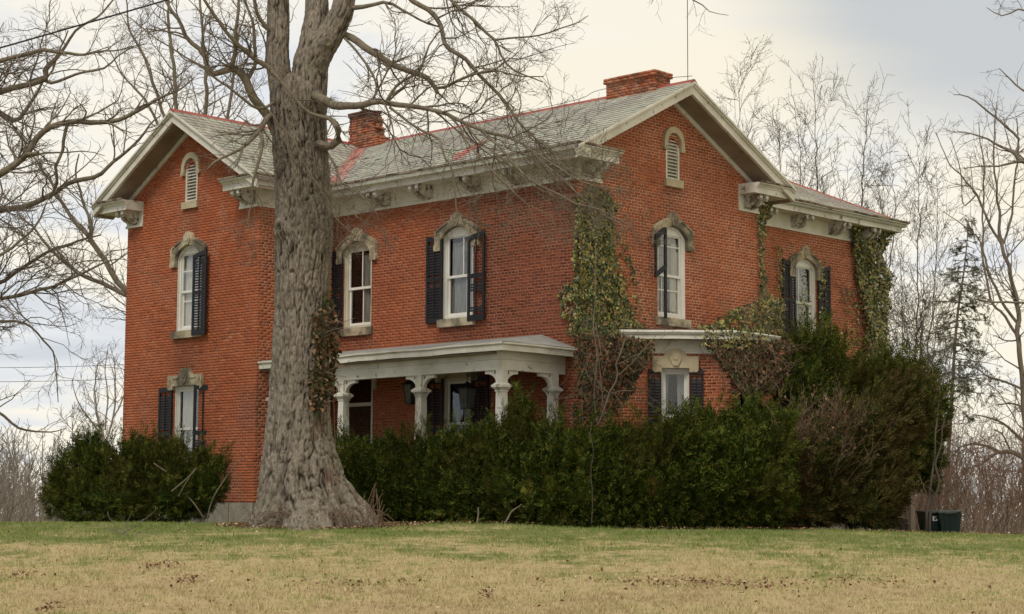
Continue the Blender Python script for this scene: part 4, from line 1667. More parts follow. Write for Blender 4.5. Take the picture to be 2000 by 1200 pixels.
lp = []
n = 380
y = 20.5 + 17 * r.random(n)
lp.append(np.stack([(r.random(n) * 2 - 1) * y * .28, y], -1))
tb = at(600, 1026, 36.4)
n = 2600
a = r.uniform(0, 6.28, n)
q = r.random(n) ** .6 * 1.75
lp.append(np.stack([tb[0] + np.cos(a) * q * 1.15 + .25, tb[1] - .1 + np.sin(a) * q * .8], -1))
for (x, y_, sx, n) in ((1340, 1146, 1.1, 260), (1420, 1143, .9, 120), (1690, 1142, .8, 90), (310, 1110, .25, 90), (370, 1137, .2, 60), (950, 1165, .1, 50), (690, 1145, .6, 90), (40, 1128, .4, 50), (100, 1192, .1, 50)):
    c = px_ground(x, y_)
    lp.append(np.stack([c[0] + r.normal(0, sx * .6, n), c[1] + r.normal(0, .34, n)], -1))
n = 900
t = r.random(n)
lp.append(np.stack([-3.4 + t * 14.5, 37.9 + t * 1.6 - .9 * np.sin(t * 3.1) + r.normal(0, .25, n) - .6], -1))
lp = np.concatenate(lp)
lz = ground_z(lp[:, 0], lp[:, 1]) + .03 + r.random(len(lp)) * .03
nrm = r.normal(0, .5, (len(lp), 3)) + (0, 0, 1)
lv, lf = stamp(LEAFV, LEAFF, np.column_stack([lp, lz]), frames(nrm, r.uniform(0, 6.28, len(lp))), r.uniform(.4, 1.05, (len(lp), 1)))
add('fallen_leaves', new_mesh('fallen_leaves', lv, lf), M_LITTER, stuff=True)


# ------------------------------------------------------------------ bare trees
def spawn(pts, rad, spec, rng, t0=.15):
    """child starts along a batch of branches"""
    m, n, _ = pts.shape
    L = np.linalg.norm(np.diff(pts, axis=1), axis=-1).sum(1)
    cnt = rng.poisson(L * spec['dens'] * (1 - t0))
    idx = np.repeat(np.arange(m), cnt)
    if len(idx) == 0:
        return None
    t = t0 + (1 - t0) * rng.random(len(idx)) ** .85
    f = t * (n - 1)
    k = np.minimum(f.astype(int), n - 2)
    fr = (f - k)[:, None]
    a, b = pts[idx, k], pts[idx, k + 1]
    p = a + (b - a) * fr
    d = b - a
    d /= np.linalg.norm(d, axis=1, keepdims=True) + 1e-9
    pe = np.cross(d, rng.normal(0, 1, d.shape))
    pe /= np.linalg.norm(pe, axis=1, keepdims=True) + 1e-9
    ang = np.radians(rng.normal(spec['ang'], 13, len(idx)))[:, None]
    D = d * np.cos(ang) + pe * np.sin(ang) + np.array([0, 0, spec.get('lift', .0)])
    Lc = np.minimum(L[idx] * spec['ratio'], spec.get('lmax', 9)) * rng.uniform(.45, 1.2, len(idx)) * (1 - .5 * t)
    Lc = np.maximum(Lc, spec.get('lmin', .15))
    r_ = rad[idx, k] * spec['rr']
    r_ = np.clip(r_, spec['rmin'], spec.get('rmax', .2))
    r_ = np.minimum(r_, Lc * .035 + spec['rmin'])
    return p, D / np.linalg.norm(D, axis=1, keepdims=True), Lc, r_


def run(P, D, L, R, spec, rng):
    n = spec['n']
    m = len(P)
    pts = np.empty((m, n, 3))
    pts[:, 0] = P
    d = D.copy()
    for i in range(1, n):
        d = d + rng.normal(0, spec['wig'], d.shape) + np.array([0, 0, spec['up']])
        d /= np.linalg.norm(d, axis=1, keepdims=True)
        pts[:, i] = pts[:, i - 1] + d * (L / (n - 1))[:, None]
    rad = np.maximum(R[:, None] * np.linspace(1, spec.get('tap', .35), n)[None], spec['rmin'] * .7)
    return pts, rad


def twigs(pts, rad, specs, rng, t0=.15):
    out = []
    for s in specs:
        c = spawn(pts, rad, s, rng, t0)
        if c is None:
            break
        pts, rad = run(*c, s, rng)
        out.append((pts, rad))
        t0 = .12
    return out


def batch_mesh(batches, name, kmax=9):
    parts = []
    for pts, rad in batches:
        big = rad[:, 0] > .03
        mid = (rad[:, 0] > .012) & ~big
        for sel, k in ((big, 7), (mid, 4), (~big & ~mid, 3)):
            if sel.any():
                parts.append(tubes(pts[sel], rad[sel], min(k, kmax)))
    v, f = join_np(parts)
    return new_mesh(name, v, f, True)


RS = [1.]


def limb(tr, n=None):
    """traced limb: (px, py, depth, radius px) -> pts, radii"""
    p = np.array([np.append(at(x, y, Y), RS[0] * rr * Y / FPX) for x, y, Y, rr in tr])
    L = np.linalg.norm(np.diff(p[:, :3], axis=0), axis=1).sum()
    q = resample(p, n or max(8, int(L / .18)))
    return q[:, :3], np.maximum(q[:, 3], .004)


def jitter(p, amp, rng):
    q = rng.normal(0, amp, p.shape)
    q[0] = 0
    k = np.array([.25, .5, .25])
    for c in range(3):
        q[:, c] = np.convolve(q[:, c], k, 'same')
    return p + q


def bark_tube(name, cen, rad, seg, amp, seed, shape=None, cols=38):
    """thick stem with furrowed bark as real relief"""
    cen, rad = np.asarray(cen), np.asarray(rad)
    n = len(cen)
    t = np.gradient(cen, axis=0)
    t /= np.linalg.norm(t, axis=1, keepdims=True)
    a = np.cross(t, (0, 1, 0))
    a = np.cross(np.array([0, -1., 0]), t)
    a /= np.linalg.norm(a, axis=1, keepdims=True)
    a = -a if a[0, 0] < 0 else a
    b = np.cross(t, a)
    s = np.concatenate([[0], np.cumsum(np.linalg.norm(np.diff(cen, axis=0), axis=1))])
    th = np.arange(seg) * 2 * math.pi / seg
    TH, S_ = np.meshgrid(th, s)
    x0 = TH / (2 * math.pi)
    warp = (vnoise(x0 * 8, S_ * .8, seed + 9, 8) - .5) * .045 + (vnoise(x0 * 40, S_ * 5., seed + 8, 40) - .5) * .014

    def rid(P_, fs, sd, k=4.5):
        v = vnoise((x0 + warp) % 1 * P_, S_ * fs + warp * 8, sd, P_)
        return np.clip(np.abs(2 * v - 1) * k, 0, 1)
    h = .28 * rid(cols, 1.5, seed) + .38 * rid(int(cols * 1.6), 2.8, seed + 1) + .30 * rid(int(cols * 2.6), 5.5, seed + 2, 3.) + .30 * (vnoise(x0 * 5, S_ * .9, seed + 3, 5) - .5) + .30 * (vnoise(x0 * cols * 5 % (cols * 5), S_ * 14, seed + 4, cols * 5 if cols * 5 < 256 else 255) - .5)
    R = rad[:, None] + (h - .55) * amp
    if shape is not None:
        R = R * shape(TH, cen[:, 2][:, None] + 0 * TH) if shape.__code__.co_argcount == 2 else R
    v = cen[:, None] + a[:, None] * (np.cos(TH) * R)[..., None] + b[:, None] * (np.sin(TH) * R)[..., None]
    i = (np.arange(n - 1)[:, None] * seg + np.arange(seg))
    j = (np.arange(n - 1)[:, None] * seg + (np.arange(seg) + 1) % seg)
    f = np.stack([i, j, j + seg, i + seg], -1).reshape(-1, 4)
    me = new_mesh(name, v.reshape(-1, 3), f, True)
    at_ = me.attributes.new('furrow', 'FLOAT', 'POINT')
    at_.data.foreach_set('value', np.clip(h, 0, 1).astype(np.float32).ravel())
    return me


YT = 36.4
TW = [(1060, 470, 730), (1034, 478, 722), (1016, 488, 711), (985, 500, 690), (950, 507, 672), (910, 513, 660), (850, 522, 645), (780, 530, 641), (700, 536, 641), (620, 540, 641), (560, 541, 641),
      (500, 541, 645), (450, 540, 648), (400, 541, 643), (340, 538, 640), (280, 533, 637), (228, 529, 634), (200, 530, 636), (178, 540, 628), (160, 556, 612)]
tp = np.array([np.append(at((l + r2) / 2, y, YT), (r2 - l) / 2 * YT / FPX) for y, l, r2 in TW])
tp[:, 1] = YT
tp[-2:, 1] += (.12, .30)
tq = resample(tp, 430)
maple = thing('maple_tree', 'huge old bare maple with furrowed grey trunk standing before the house', 'tree', (0, 0, 0))
_az = {k: math.radians(v) for k, v in dict(knot=222).items()}
z_knot = at(548, 452, YT)[2]


def trunk_shape(TH, Zc):
    k = np.ones_like(TH)
    fl = np.exp(-np.clip(Zc + .1, 0, 9) / .55)
    k += fl * .13 * np.cos(5 * TH + .6) + fl * .10 * np.cos(9 * TH + 2) + fl * .05 * np.cos(17 * TH + 1) + .025 * np.cos(3 * TH + Zc * .7)
    dt = np.angle(np.exp(1j * (TH - _az['knot']))) * .5
    d2 = dt ** 2 + ((Zc - z_knot) * .8) ** 2
    k += .30 * np.exp(-d2 / .022) - .42 * np.exp(-d2 / .0035)
    d3 = (np.angle(np.exp(1j * (TH - math.radians(205)))) * .5) ** 2 + ((Zc - z_knot + .55) * .6) ** 2
    k += .06 * np.exp(-d3 / .03)
    return k


# trunk angles: 0 = picture right, 270 degrees = towards the camera
trunk = add('trunk', bark_tube('trunk', tq[:, :3], tq[:, 3], 210, .085, 21, trunk_shape), M_TRUNK, maple)


def stem(tr, seg, amp, seed, cols, n=None):
    p = np.array([np.append(at(x, y, Y), rr * Y / FPX) for x, y, Y, rr in tr])
    L = np.linalg.norm(np.diff(p[:, :3], axis=0), axis=1).sum()
    q = resample(p, n or int(L / .022))
    add('limb', bark_tube('limb', q[:, :3], q[:, 3], seg, amp, seed, None, cols), M_TRUNK, maple)
    return q[:, :3], q[:, 3]


big = [stem([(556, 245, YT + .05, 27), (551, 182, YT + .05, 24), (542, 114, YT + .1, 21.5), (543.5, 57, YT + .15, 21), (543.5, 0, YT + .2, 20), (540, -150, YT + .3, 16), (520, -330, YT + .4, 10)], 80, .045, 31, 19),
       stem([(588, 250, YT, 40), (602, 185, YT, 36), (606, 130, YT, 34), (612, 80, YT, 26), (617, 38, YT + .1, 22), (619, 0, YT + .15, 21), (612, -200, YT + .3, 14), (600, -380, YT + .5, 8)], 100, .05, 41, 24),
       stem([(605, 135, YT - .05, 30), (624, 98, YT - .1, 30), (645, 68, YT - .15, 25), (661, 38, YT - .2, 22), (673, 0, YT - .25, 20), (700, -180, YT - .4, 14), (740, -350, YT - .6, 8)], 90, .045, 51, 20)]
# scar of a lost branch on the right-hand stem
sc = at(640, 82, YT - .62)
th = np.linspace(0, 2 * math.pi, 22)
v = [sc + RIGHT * math.cos(t) * .11 + UP * math.sin(t) * .12 + np.array([0, .10, 0]) for t in th[:-1]] + [sc + RIGHT * math.cos(t) * .075 + UP * math.sin(t) * .08 for t in th[:-1]] \
    + [sc + RIGHT * math.cos(t) * .04 + UP * math.sin(t) * .045 + np.array([0, .04, 0]) for t in th[:-1]]
f = [[a_ * 21 + k, a_ * 21 + (k + 1) % 21, (a_ + 1) * 21 + (k + 1) % 21, (a_ + 1) * 21 + k] for a_ in (0, 1) for k in range(21)] + [[42 + k for k in range(21)]]
add('branch_scar', new_mesh('branch_scar', v, f, True), M_BARK, maple)

LIMBS = [
    # left-hand limbs
    [(538, 262, YT, 13), (524, 236, YT - .1, 13), (515, 222, YT - .15, 12.5), (497, 190, YT - .3, 12), (480, 155, YT - .4, 11), (463, 136, YT - .5, 10), (443, 137, YT - .55, 9), (420, 146, YT - .6, 8.5), (407, 135, YT - .6, 7.5),
     (397, 110, YT - .6, 7.5), (370, 80, YT - .6, 6.5), (350, 47, YT - .6, 5.5), (330, 13, YT - .6, 5), (310, -30, YT - .6, 3)],
    [(443, 138, YT - .55, 8), (453, 125, YT - .6, 7), (460, 97, YT - .7, 6), (458, 60, YT - .8, 5), (466, 30, YT - .8, 4.5), (462, -20, YT - .8, 3.5)],
    [(552, 160, YT - .4, 7), (530, 138, YT - .5, 7.5), (500, 117, YT - .6, 6.5), (473, 95, YT - .8, 5.5), (447, 68, YT - 1., 5), (423, 37, YT - 1.1, 4.5), (397, 0, YT - 1.3, 4), (370, -40, YT - 1.5, 3)],
    [(480, 160, YT - .4, 7), (500, 120, YT - .2, 5), (497, 70, YT, 4.5), (490, 30, YT, 4), (470, -20, YT, 3)],
    [(530, 62, YT, 7), (514, 50, YT - .1, 6.5), (503, 33, YT - .1, 6), (496, 0, YT - .2, 5), (490, -40, YT - .2, 4)],
    # pale limb in front that droops to the right and the hooked stub
    [(530, 140, YT - .55, 5.5), (556, 165, YT - .75, 5), (578, 198, YT - .75, 4.5), (605, 217, YT - .72, 4.5), (628, 224, YT - .7, 5), (641, 228, YT - .7, 6), (654, 243, YT - .75, 8), (662, 262, YT - .8, 9), (656, 280, YT - .75, 9.5), (640, 287, YT - .6, 10), (624, 282, YT - .35, 11)],
    # long horizontal limb over the roof
    [(610, 186, YT - .3, 13), (629, 194, YT - .5, 12.5), (656, 206, YT - .8, 11), (694, 207, YT - 1.1, 9.5), (743, 201, YT - 1.4, 8.5), (792, 207, YT - 1.6, 7.8), (838, 215, YT - 1.8, 7), (876, 225, YT - 2, 6.6), (910, 243, YT - 2.1, 6.2),
     (944, 256, YT - 2.2, 5.8), (990, 268, YT - 2.3, 5), (1028, 289, YT - 2.4, 4.2), (1058, 318, YT - 2.5, 3.4), (1095, 348, YT - 2.5, 2.4), (1140, 372, YT - 2.6, 1.6)],
    [(754, 203, YT - 1.4, 5), (770, 180, YT - 1.3, 4.2), (790, 158, YT - 1.3, 3.6), (823, 128, YT - 1.2, 3.2), (840, 90, YT - 1.2, 2.6), (862, 60, YT - 1.1, 2)],
    [(762, 210, YT - 1.5, 4), (785, 228, YT - 1.7, 3.6), (819, 251, YT - 1.9, 3.6), (853, 268, YT - 2.1, 3.4), (865, 296, YT - 2.2, 3), (880, 331, YT - 2.3, 2.6), (885, 365, YT - 2.4, 2.3), (889, 400, YT - 2.4, 2), (893, 420, YT - 2.4, 1.6), (925, 428, YT - 2.4, 1.3), (955, 440, YT - 2.4, 1)],
    # hooked limb from the right-hand stem
    [(655, 62, YT - .1, 9), (678, 68, YT - .1, 9.5), (709, 91, YT - .3, 9.5), (747, 114, YT - .5, 8.8), (785, 134, YT - .7, 8), (823, 149, YT - .9, 7.4), (842, 160, YT - 1., 6.5), (851, 172, YT - 1., 6), (856, 180, YT - 1., 5)],
    [(838, 157, YT - 1., 4), (856, 176, YT - 1.05, 4.5), (868, 171, YT - 1.1, 4.5), (895, 156, YT - 1.2, 4), (929, 144, YT - 1.3, 3.4), (965, 138, YT - 1.4, 2.6), (1010, 150, YT - 1.5, 2), (1060, 150, YT - 1.5, 1.4)],
    # long limbs entering from above
    [(740, -120, YT - .7, 9), (775, -40, YT - .8, 7.5), (800, 0, YT - .9, 7), (838, 23, YT - 1, 6.6), (861, 49, YT - 1, 6.4), (872, 84, YT - 1.1, 6), (906, 114, YT - 1.2, 5.5), (929, 137, YT - 1.2, 5), (963, 175, YT - 1.3, 4.4), (990, 205, YT - 1.4, 4), (1017, 243, YT - 1.5, 3.5),
     (1047, 268, YT - 1.5, 3), (1068, 302, YT - 1.6, 2.4), (1110, 335, YT - 1.6, 1.6), (1150, 370, YT - 1.7, 1.2)],
    [(820, -90, YT - .9, 7), (880, 0, YT - 1, 5), (914, 34, YT - 1.1, 4.6), (948, 61, YT - 1.1, 4.2), (967, 80, YT - 1.2, 3.8), (988, 118, YT - 1.2, 3), (1020, 142, YT - 1.3, 2.2), (1060, 160, YT - 1.3, 1.5)],
    [(967, 79, YT - 1.2, 2.8), (1028, 73, YT - 1.3, 2.4), (1085, 61, YT - 1.4, 2), (1123, 49, YT - 1.5, 1.4), (1150, 30, YT - 1.5, 1)],
    [(690, 15, YT - .3, 7), (724, 11, YT - .5, 5.5), (758, 4, YT - .6, 4.5), (792, 23, YT - .7, 3.6), (830, 42, YT - .8, 3), (858, 52, YT - .9, 2.4)],
    [(672, 74, YT - .2, 3.6), (701, 106, YT - .4, 3.4), (724, 137, YT - .5, 3), (735, 167, YT - .6, 2.6), (732, 192, YT - .6, 2)],
    # dark broken limbs low on the left
    [(530, 225, YT - .2, 8), (515, 239, YT - .5, 7.5), (504, 260, YT - .7, 6.5), (483, 284, YT - .9, 4.6), (450, 303, YT - 1.1, 3.8), (423, 318, YT - 1.2, 3.2), (404, 334, YT - 1.3, 2)],
    [(506, 258, YT - .7, 5.5), (513, 266, YT - .75, 5), (507, 300, YT - .8, 4.4), (497, 333, YT - .9, 4), (493, 360, YT - .9, 3.2), (490, 400, YT - .9, 2.4), (484, 440, YT - 1, 1.6), (500, 475, YT - 1, 1)],
    [(632, 290, YT - .3, 4), (656, 327, YT - .8, 3.6), (663, 353, YT - .9, 3.4), (694, 373, YT - 1., 3), (716, 395, YT - 1.1, 2.2), (740, 420, YT - 1.2, 1.4)],
    # pale low limb crossing to the far left
    [(535, 200, YT - .6, 4), (523, 208, YT - .7, 4.5), (497, 210, YT - .9, 4.2), (477, 197, YT - 1, 3.8), (450, 177, YT - 1.2, 3.4), (420, 150, YT - 1.4, 3), (377, 120, YT - 1.6, 2.6), (333, 90, YT - 1.8, 2.2), (283, 60, YT - 2, 1.6), (240, 30, YT - 2.2, 1)],
    # thin pale shoots hanging over the trunk
    [(470, 175, YT - 1.2, 2), (500, 190, YT - 1.1, 2.2), (548, 240, YT - .95, 2.2), (575, 275, YT - .9, 2.2), (600, 330, YT - .9, 2), (630, 380, YT - .9, 1.8), (652, 420, YT - .9, 1.6), (690, 455, YT - 1, 1.2)],
    [(556, 250, YT - .95, 2), (566, 300, YT - .9, 1.8), (582, 360, YT - .9, 1.6), (585, 410, YT - .9, 1.2)],
    [(618, 355, YT - .9, 1.8), (655, 395, YT - .95, 1.8), (700, 425, YT - 1, 1.5), (745, 452, YT - 1.1, 1.1), (790, 470, YT - 1.2, .8)],
    [(640, 375, YT - .8, 1.8), (662, 400, YT - .85, 1.6), (660, 440, YT - .8, 1.3), (648, 470, YT - .75, 1.)],
    # ends over the corner of the gable
    [(944, 256, YT - 2.2, 4), (985, 300, YT - 2.6, 3.6), (1030, 350, YT - 2.9, 3.2), (1080, 372, YT - 3, 3), (1115, 392, YT - 3.1, 2.6), (1160, 405, YT - 3.2, 2.2), (1200, 425, YT - 3.3, 1.6), (1245, 445, YT - 3.4, 1)],
    [(1028, 289, YT - 2.4, 3), (1075, 318, YT - 2.6, 2.6), (1120, 345, YT - 2.8, 2.2), (1170, 362, YT - 3, 1.8), (1225, 372, YT - 3.2, 1.1)],
    [(990, 268, YT - 2.3, 2.6), (1040, 300, YT - 2.6, 2.4), (1090, 345, YT - 2.8, 2.2), (1130, 380, YT - 2.9, 1.9), (1175, 418, YT - 3, 1.4), (1215, 440, YT - 3.1, 1)],
    [(1017, 243, YT - 1.5, 2.4), (1060, 285, YT - 1.9, 2.2), (1100, 322, YT - 2.2, 1.9), (1150, 345, YT - 2.5, 1.6), (1205, 352, YT - 2.7, 1.)],
    [(910, 243, YT - 2.1, 2.6), (950, 285, YT - 2.3, 2.4), (1000, 330, YT - 2.5, 2.1), (1050, 355, YT - 2.6, 1.8), (1100, 405, YT - 2.7, 1.3), (1140, 430, YT - 2.7, .9)],
    [(876, 225, YT - 2, 3.4), (905, 262, YT - 2.2, 3), (930, 300, YT - 2.4, 2.6), (975, 345, YT - 2.6, 2.2), (1010, 382, YT - 2.8, 2), (1035, 402, YT - 2.8, 1.6), (1082, 428, YT - 2.9, 1.1)],
]
rg = np.random.default_rng(101)
RS[0] = .74
tw = []
for L_ in LIMBS:
    p, r_ = limb(L_)
    p = jitter(p, .028, rg)
    v, f = tubes(p[None], (r_ * (1 + .12 * rg.normal(0, 1, len(r_)).cumsum() / 6).clip(.8, 1.25))[None], 10)
    add('limb', new_mesh('limb', v, f, True), M_BARK, maple)
    tw += twigs(p[None], r_[None], [dict(dens=5.6, ang=50, ratio=.5, lmax=2.4, lmin=.6, rr=.42, rmin=.0055, rmax=.022, n=9, wig=.21, up=.02, tap=.3),
                                    dict(dens=7.0, ang=46, ratio=.55, lmax=1.1, lmin=.3, rr=.6, rmin=.0044, rmax=.010, n=5, wig=.24, up=.02, tap=.5),
                                    dict(dens=5.6, ang=44, ratio=.55, lmax=.6, lmin=.18, rr=.7, rmin=.0036, n=3, wig=.20, up=.03, tap=.6)], rg)
for p, r_ in big:
    tw += twigs(p[None, ::12], r_[None, ::12], [dict(dens=3.2, ang=60, ratio=.35, lmax=2.0, lmin=.5, rr=.06, rmin=.005, rmax=.02, n=10, wig=.22, up=.04, tap=.3),
                                                dict(dens=5, ang=48, ratio=.5, lmax=.9, rr=.6, rmin=.0042, n=6, wig=.2, up=.03, tap=.5),
                                                dict(dens=5, ang=45, ratio=.5, lmax=.45, rr=.7, rmin=.0034, n=4, wig=.18, up=.03)], rg, .3)
add('twigs', batch_mesh(tw, 'twigs'), M_TWIG, maple, stuff=True)


def bare_tree(name, label, limbs, specs, seed, mat_l, mat_t, trunk_pts=None, group=None, jit=.03, cat='tree', k=8, rs=.7):
    RS[0] = rs
    rg = np.random.default_rng(seed)
    root = thing(name, label, cat, (0, 0, 0), 0, group)
    tw = []
    for i, L_ in enumerate(limbs):
        p, r_ = limb(L_)
        p = jitter(p, jit, rg)
        v, f = tubes(p[None], r_[None], k)
        add('trunk' if i == 0 else 'limb', new_mesh('limb', v, f, True), mat_l, root)
        tw += twigs(p[None], r_[None], specs, rg, .2)
    add('twigs', batch_mesh(tw, 'twigs'), mat_t, root, stuff=True)
    return root


def sp(a=3.0, b=4., c=4.5, l1=1.6, l2=.9, l3=.45, rm=.004, up=.03, ang=50, wig=.2):
    return [dict(dens=a, ang=ang, ratio=.5, lmax=l1, lmin=.5, rr=.45, rmin=rm * 1.3, rmax=.025, n=8, wig=wig, up=up, tap=.3),
            dict(dens=b, ang=44, ratio=.55, lmax=l2, lmin=.3, rr=.6, rmin=rm * 1.05, rmax=.011, n=5, wig=wig * 1.2, up=up, tap=.5),
            dict(dens=c, ang=42, ratio=.55, lmax=l3, lmin=.16, rr=.7, rmin=rm * .85, n=3, wig=.2, up=up, tap=.6)]


Y1 = 41.
bare_tree('maple_tree', 'bare tree whose heavy limbs reach in from the left edge', [
    [(-330, 1020, Y1, 50), (-325, 850, Y1, 38), (-318, 650, Y1, 36), (-300, 450, Y1, 34), (-280, 250, Y1, 26), (-260, 60, Y1, 18)],
    [(-300, 300, Y1, 12), (-150, 190, Y1 - .3, 9), (-60, 140, Y1 - .5, 7.5), (0, 121, Y1 - .6, 7), (50, 109, Y1 - .7, 6.5), (100, 100, Y1 - .7, 5.5), (140, 103, Y1 - .7, 4.5), (183, 102, Y1 - .7, 3.2), (233, 95, Y1 - .7, 2), (285, 80, Y1 - .7, 1.2)],
    [(-300, 330, Y1, 14), (-150, 225, Y1, 11), (-50, 192, Y1, 9.5), (0, 182, Y1, 9), (33, 170, Y1, 8.5), (77, 158, Y1, 8.2), (90, 152, Y1, 8), (87, 140, Y1, 7.5), (100, 122, Y1, 7), (123, 103, Y1, 5), (143, 67, Y1, 4), (177, 40, Y1, 3.4), (213, 7, Y1, 2.6), (240, -30, Y1, 2)],
    [(84, 158, Y1, 5), (100, 164, Y1, 5), (127, 153, Y1, 4.4), (167, 143, Y1, 3.6), (207, 127, Y1, 3), (240, 103, Y1, 2), (280, 85, Y1, 1.2)],
    [(-250, 320, Y1 + 1, 12), (-120, 240, Y1 + 1, 9), (-40, 212, Y1 + 1, 8), (0, 220, Y1 + 1, 7.5), (13, 230, Y1 + 1, 7.5), (30, 237, Y1 + 1, 7), (50, 217, Y1 + 1, 6), (67, 193, Y1 + 1, 4.5), (80, 173, Y1 + 1, 4), (110, 120, Y1 + 1, 3), (130, 60, Y1 + 1, 2)],
    [(-310, 520, Y1, 18), (-160, 420, Y1 - .6, 13), (-60, 360, Y1 - .8, 11), (0, 340, Y1 - 1, 10.5), (33, 318, Y1 - 1, 10), (67, 287, Y1 - 1, 9.5), (83, 260, Y1 - 1, 9), (117, 243, Y1 - 1.1, 8.4), (150, 237, Y1 - 1.1, 8), (200, 238, Y1 - 1.2, 7), (240, 227, Y1 - 1.2, 6.4), (277, 213, Y1 - 1.2, 5.6), (317, 190, Y1 - 1.2, 4), (343, 177, Y1 - 1.2, 2.6), (380, 150, Y1 - 1.2, 1.6)],
    [(33, 320, Y1 - 1, 7), (50, 305, Y1 - 1.2, 6), (70, 300, Y1 - 1.3, 5), (77, 302, Y1 - 1.3, 4)],
    [(-310, 560, Y1, 15), (-150, 460, Y1 + .3, 11), (-60, 425, Y1 + .4, 9.5), (0, 412, Y1 + .4, 9), (67, 397, Y1 + .5, 8), (100, 380, Y1 + .5, 7.4), (133, 360, Y1 + .5, 7), (183, 347, Y1 + .5, 6.4), (220, 320, Y1 + .5, 5), (267, 280, Y1 + .5, 4), (290, 250, Y1 + .5, 3), (315, 225, Y1 + .5, 1.6)],
    [(133, 240, Y1 - 1.1, 5), (128, 270, Y1 - 1.1, 5), (118, 300, Y1 - 1, 4.6), (108, 325, Y1 - 1, 4.6), (112, 355, Y1 - .8, 4), (100, 385, Y1 - .5, 3)],
    [(-315, 700, Y1, 12), (-160, 640, Y1, 8), (-60, 600, Y1, 6), (0, 585, Y1, 5.4), (52, 573, Y1, 5), (124, 555, Y1, 4.2), (155, 537, Y1, 3.6), (201, 519, Y1, 2.6), (230, 508, Y1, 1.4)],
    [(-315, 660, Y1, 11), (-160, 600, Y1 + .6, 8), (-50, 565, Y1 + .6, 6.4), (0, 555, Y1 + .6, 6), (31, 529, Y1 + .6, 5.4), (98, 490, Y1 + .6, 4.4), (150, 475, Y1 + .6, 3.4), (200, 460, Y1 + .6, 2)],
    [(-310, 760, Y1, 9), (-140, 660, Y1 + 1, 6), (-40, 630, Y1 + 1, 4.4), (0, 627, Y1 + 1, 4), (60, 640, Y1 + 1, 3), (100, 680, Y1 + 1, 2.4), (108, 730, Y1 + 1, 1.8), (112, 790, Y1 + 1, 1.2)],
    [(-310, 800, Y1, 9), (-120, 790, Y1 + 1, 6), (-30, 800, Y1 + 1, 4.5), (0, 812, Y1 + 1, 4), (50, 842, Y1 + 1, 3), (90, 845, Y1 + 1, 2), (130, 835, Y1 + 1, 1)],
    [(-310, 620, Y1, 9), (-120, 560, Y1 - 1, 6), (0, 500, Y1 - 1, 4.4), (40, 470, Y1 - 1, 3.8), (75, 430, Y1 - 1, 3), (90, 395, Y1 - 1, 2)],
], sp(3.9, 6.0, 5.2, 2.6, 1.3, .6, .0042), 202, M_BARK, M_DARKTWIG, jit=.035)

Y2 = 58.
bare_tree('bare_tree', 'bare tree behind the left wing, its limb sweeping out past the corner', [
    [(345, 1000, Y2, 20), (335, 800, Y2, 18), (290, 660, Y2, 14), (250, 578, Y2, 9), (227, 545, Y2, 8), (201, 503, Y2, 7.4), (176, 467, Y2, 7), (150, 440, Y2, 6), (129, 410, Y2, 5), (95, 350, Y2, 3.6), (60, 300, Y2, 2.4)],
    [(255, 580, Y2, 7), (207, 555, Y2, 6), (160, 537, Y2, 5.4), (103, 493, Y2, 4.4), (70, 450, Y2, 3.2), (36, 420, Y2, 2)],
    [(176, 467, Y2, 5), (178, 440, Y2, 4.4), (165, 400, Y2, 3.6), (150, 350, Y2, 3), (155, 300, Y2, 2)],
    [(335, 800, Y2, 12), (345, 500, Y2, 9), (352, 300, Y2, 7), (345, 220, Y2, 6), (338, 120, Y2, 5), (328, 40, Y2, 4), (330, -40, Y2, 3)],
    [(345, 500, Y2, 8), (385, 330, Y2, 7), (400, 240, Y2, 6), (404, 150, Y2, 5), (395, 60, Y2, 4), (390, -20, Y2, 3)],
    [(352, 300, Y2, 5), (310, 200, Y2, 4.4), (285, 120, Y2, 4), (255, 60, Y2, 3), (245, 0, Y2, 2)],
    [(385, 330, Y2, 5), (440, 240, Y2, 4.5), (455, 160, Y2, 4), (462, 90, Y2, 3), (480, 20, Y2, 2)],
    [(352, 300, Y2, 4.5), (318, 260, Y2, 4), (280, 190, Y2, 3.4), (240, 150, Y2, 2.4), (210, 90, Y2, 1.5)],
], sp(3.2, 4.2, 4.2, 3.2, 1.7, .8, .0068, .05, 40), 203, M_BARK, M_DARKTWIG)

Y3 = 95.
bare_tree('bare_tree', 'small round-headed bare tree in the distance beyond the left bush', [
    [(205, 990, Y3, 5), (205, 900, Y3, 4.4), (203, 860, Y3, 4), (190, 810, Y3, 3), (185, 760, Y3, 2.2), (190, 710, Y3, 1.2)],
    [(204, 870, Y3, 3), (222, 810, Y3, 2.6), (226, 760, Y3, 2), (222, 700, Y3, 1.2)],
    [(203, 860, Y3, 2.6), (175, 820, Y3, 2.2), (150, 780, Y3, 1.6), (140, 740, Y3, 1)],
    [(205, 840, Y3, 2.4), (210, 780, Y3, 2), (205, 720, Y3, 1.4), (210, 685, Y3, .9)],
    [(220, 820, Y3, 2.2), (245, 770, Y3, 2), (262, 730, Y3, 1.2)],
], sp(2.6, 3.0, 2.8, 2.8, 1.7, .9, .010, .05, 40), 204, M_FARTWIG, M_FARTWIG)

# ---- trees behind the roof and to the right
Y4 = 62.


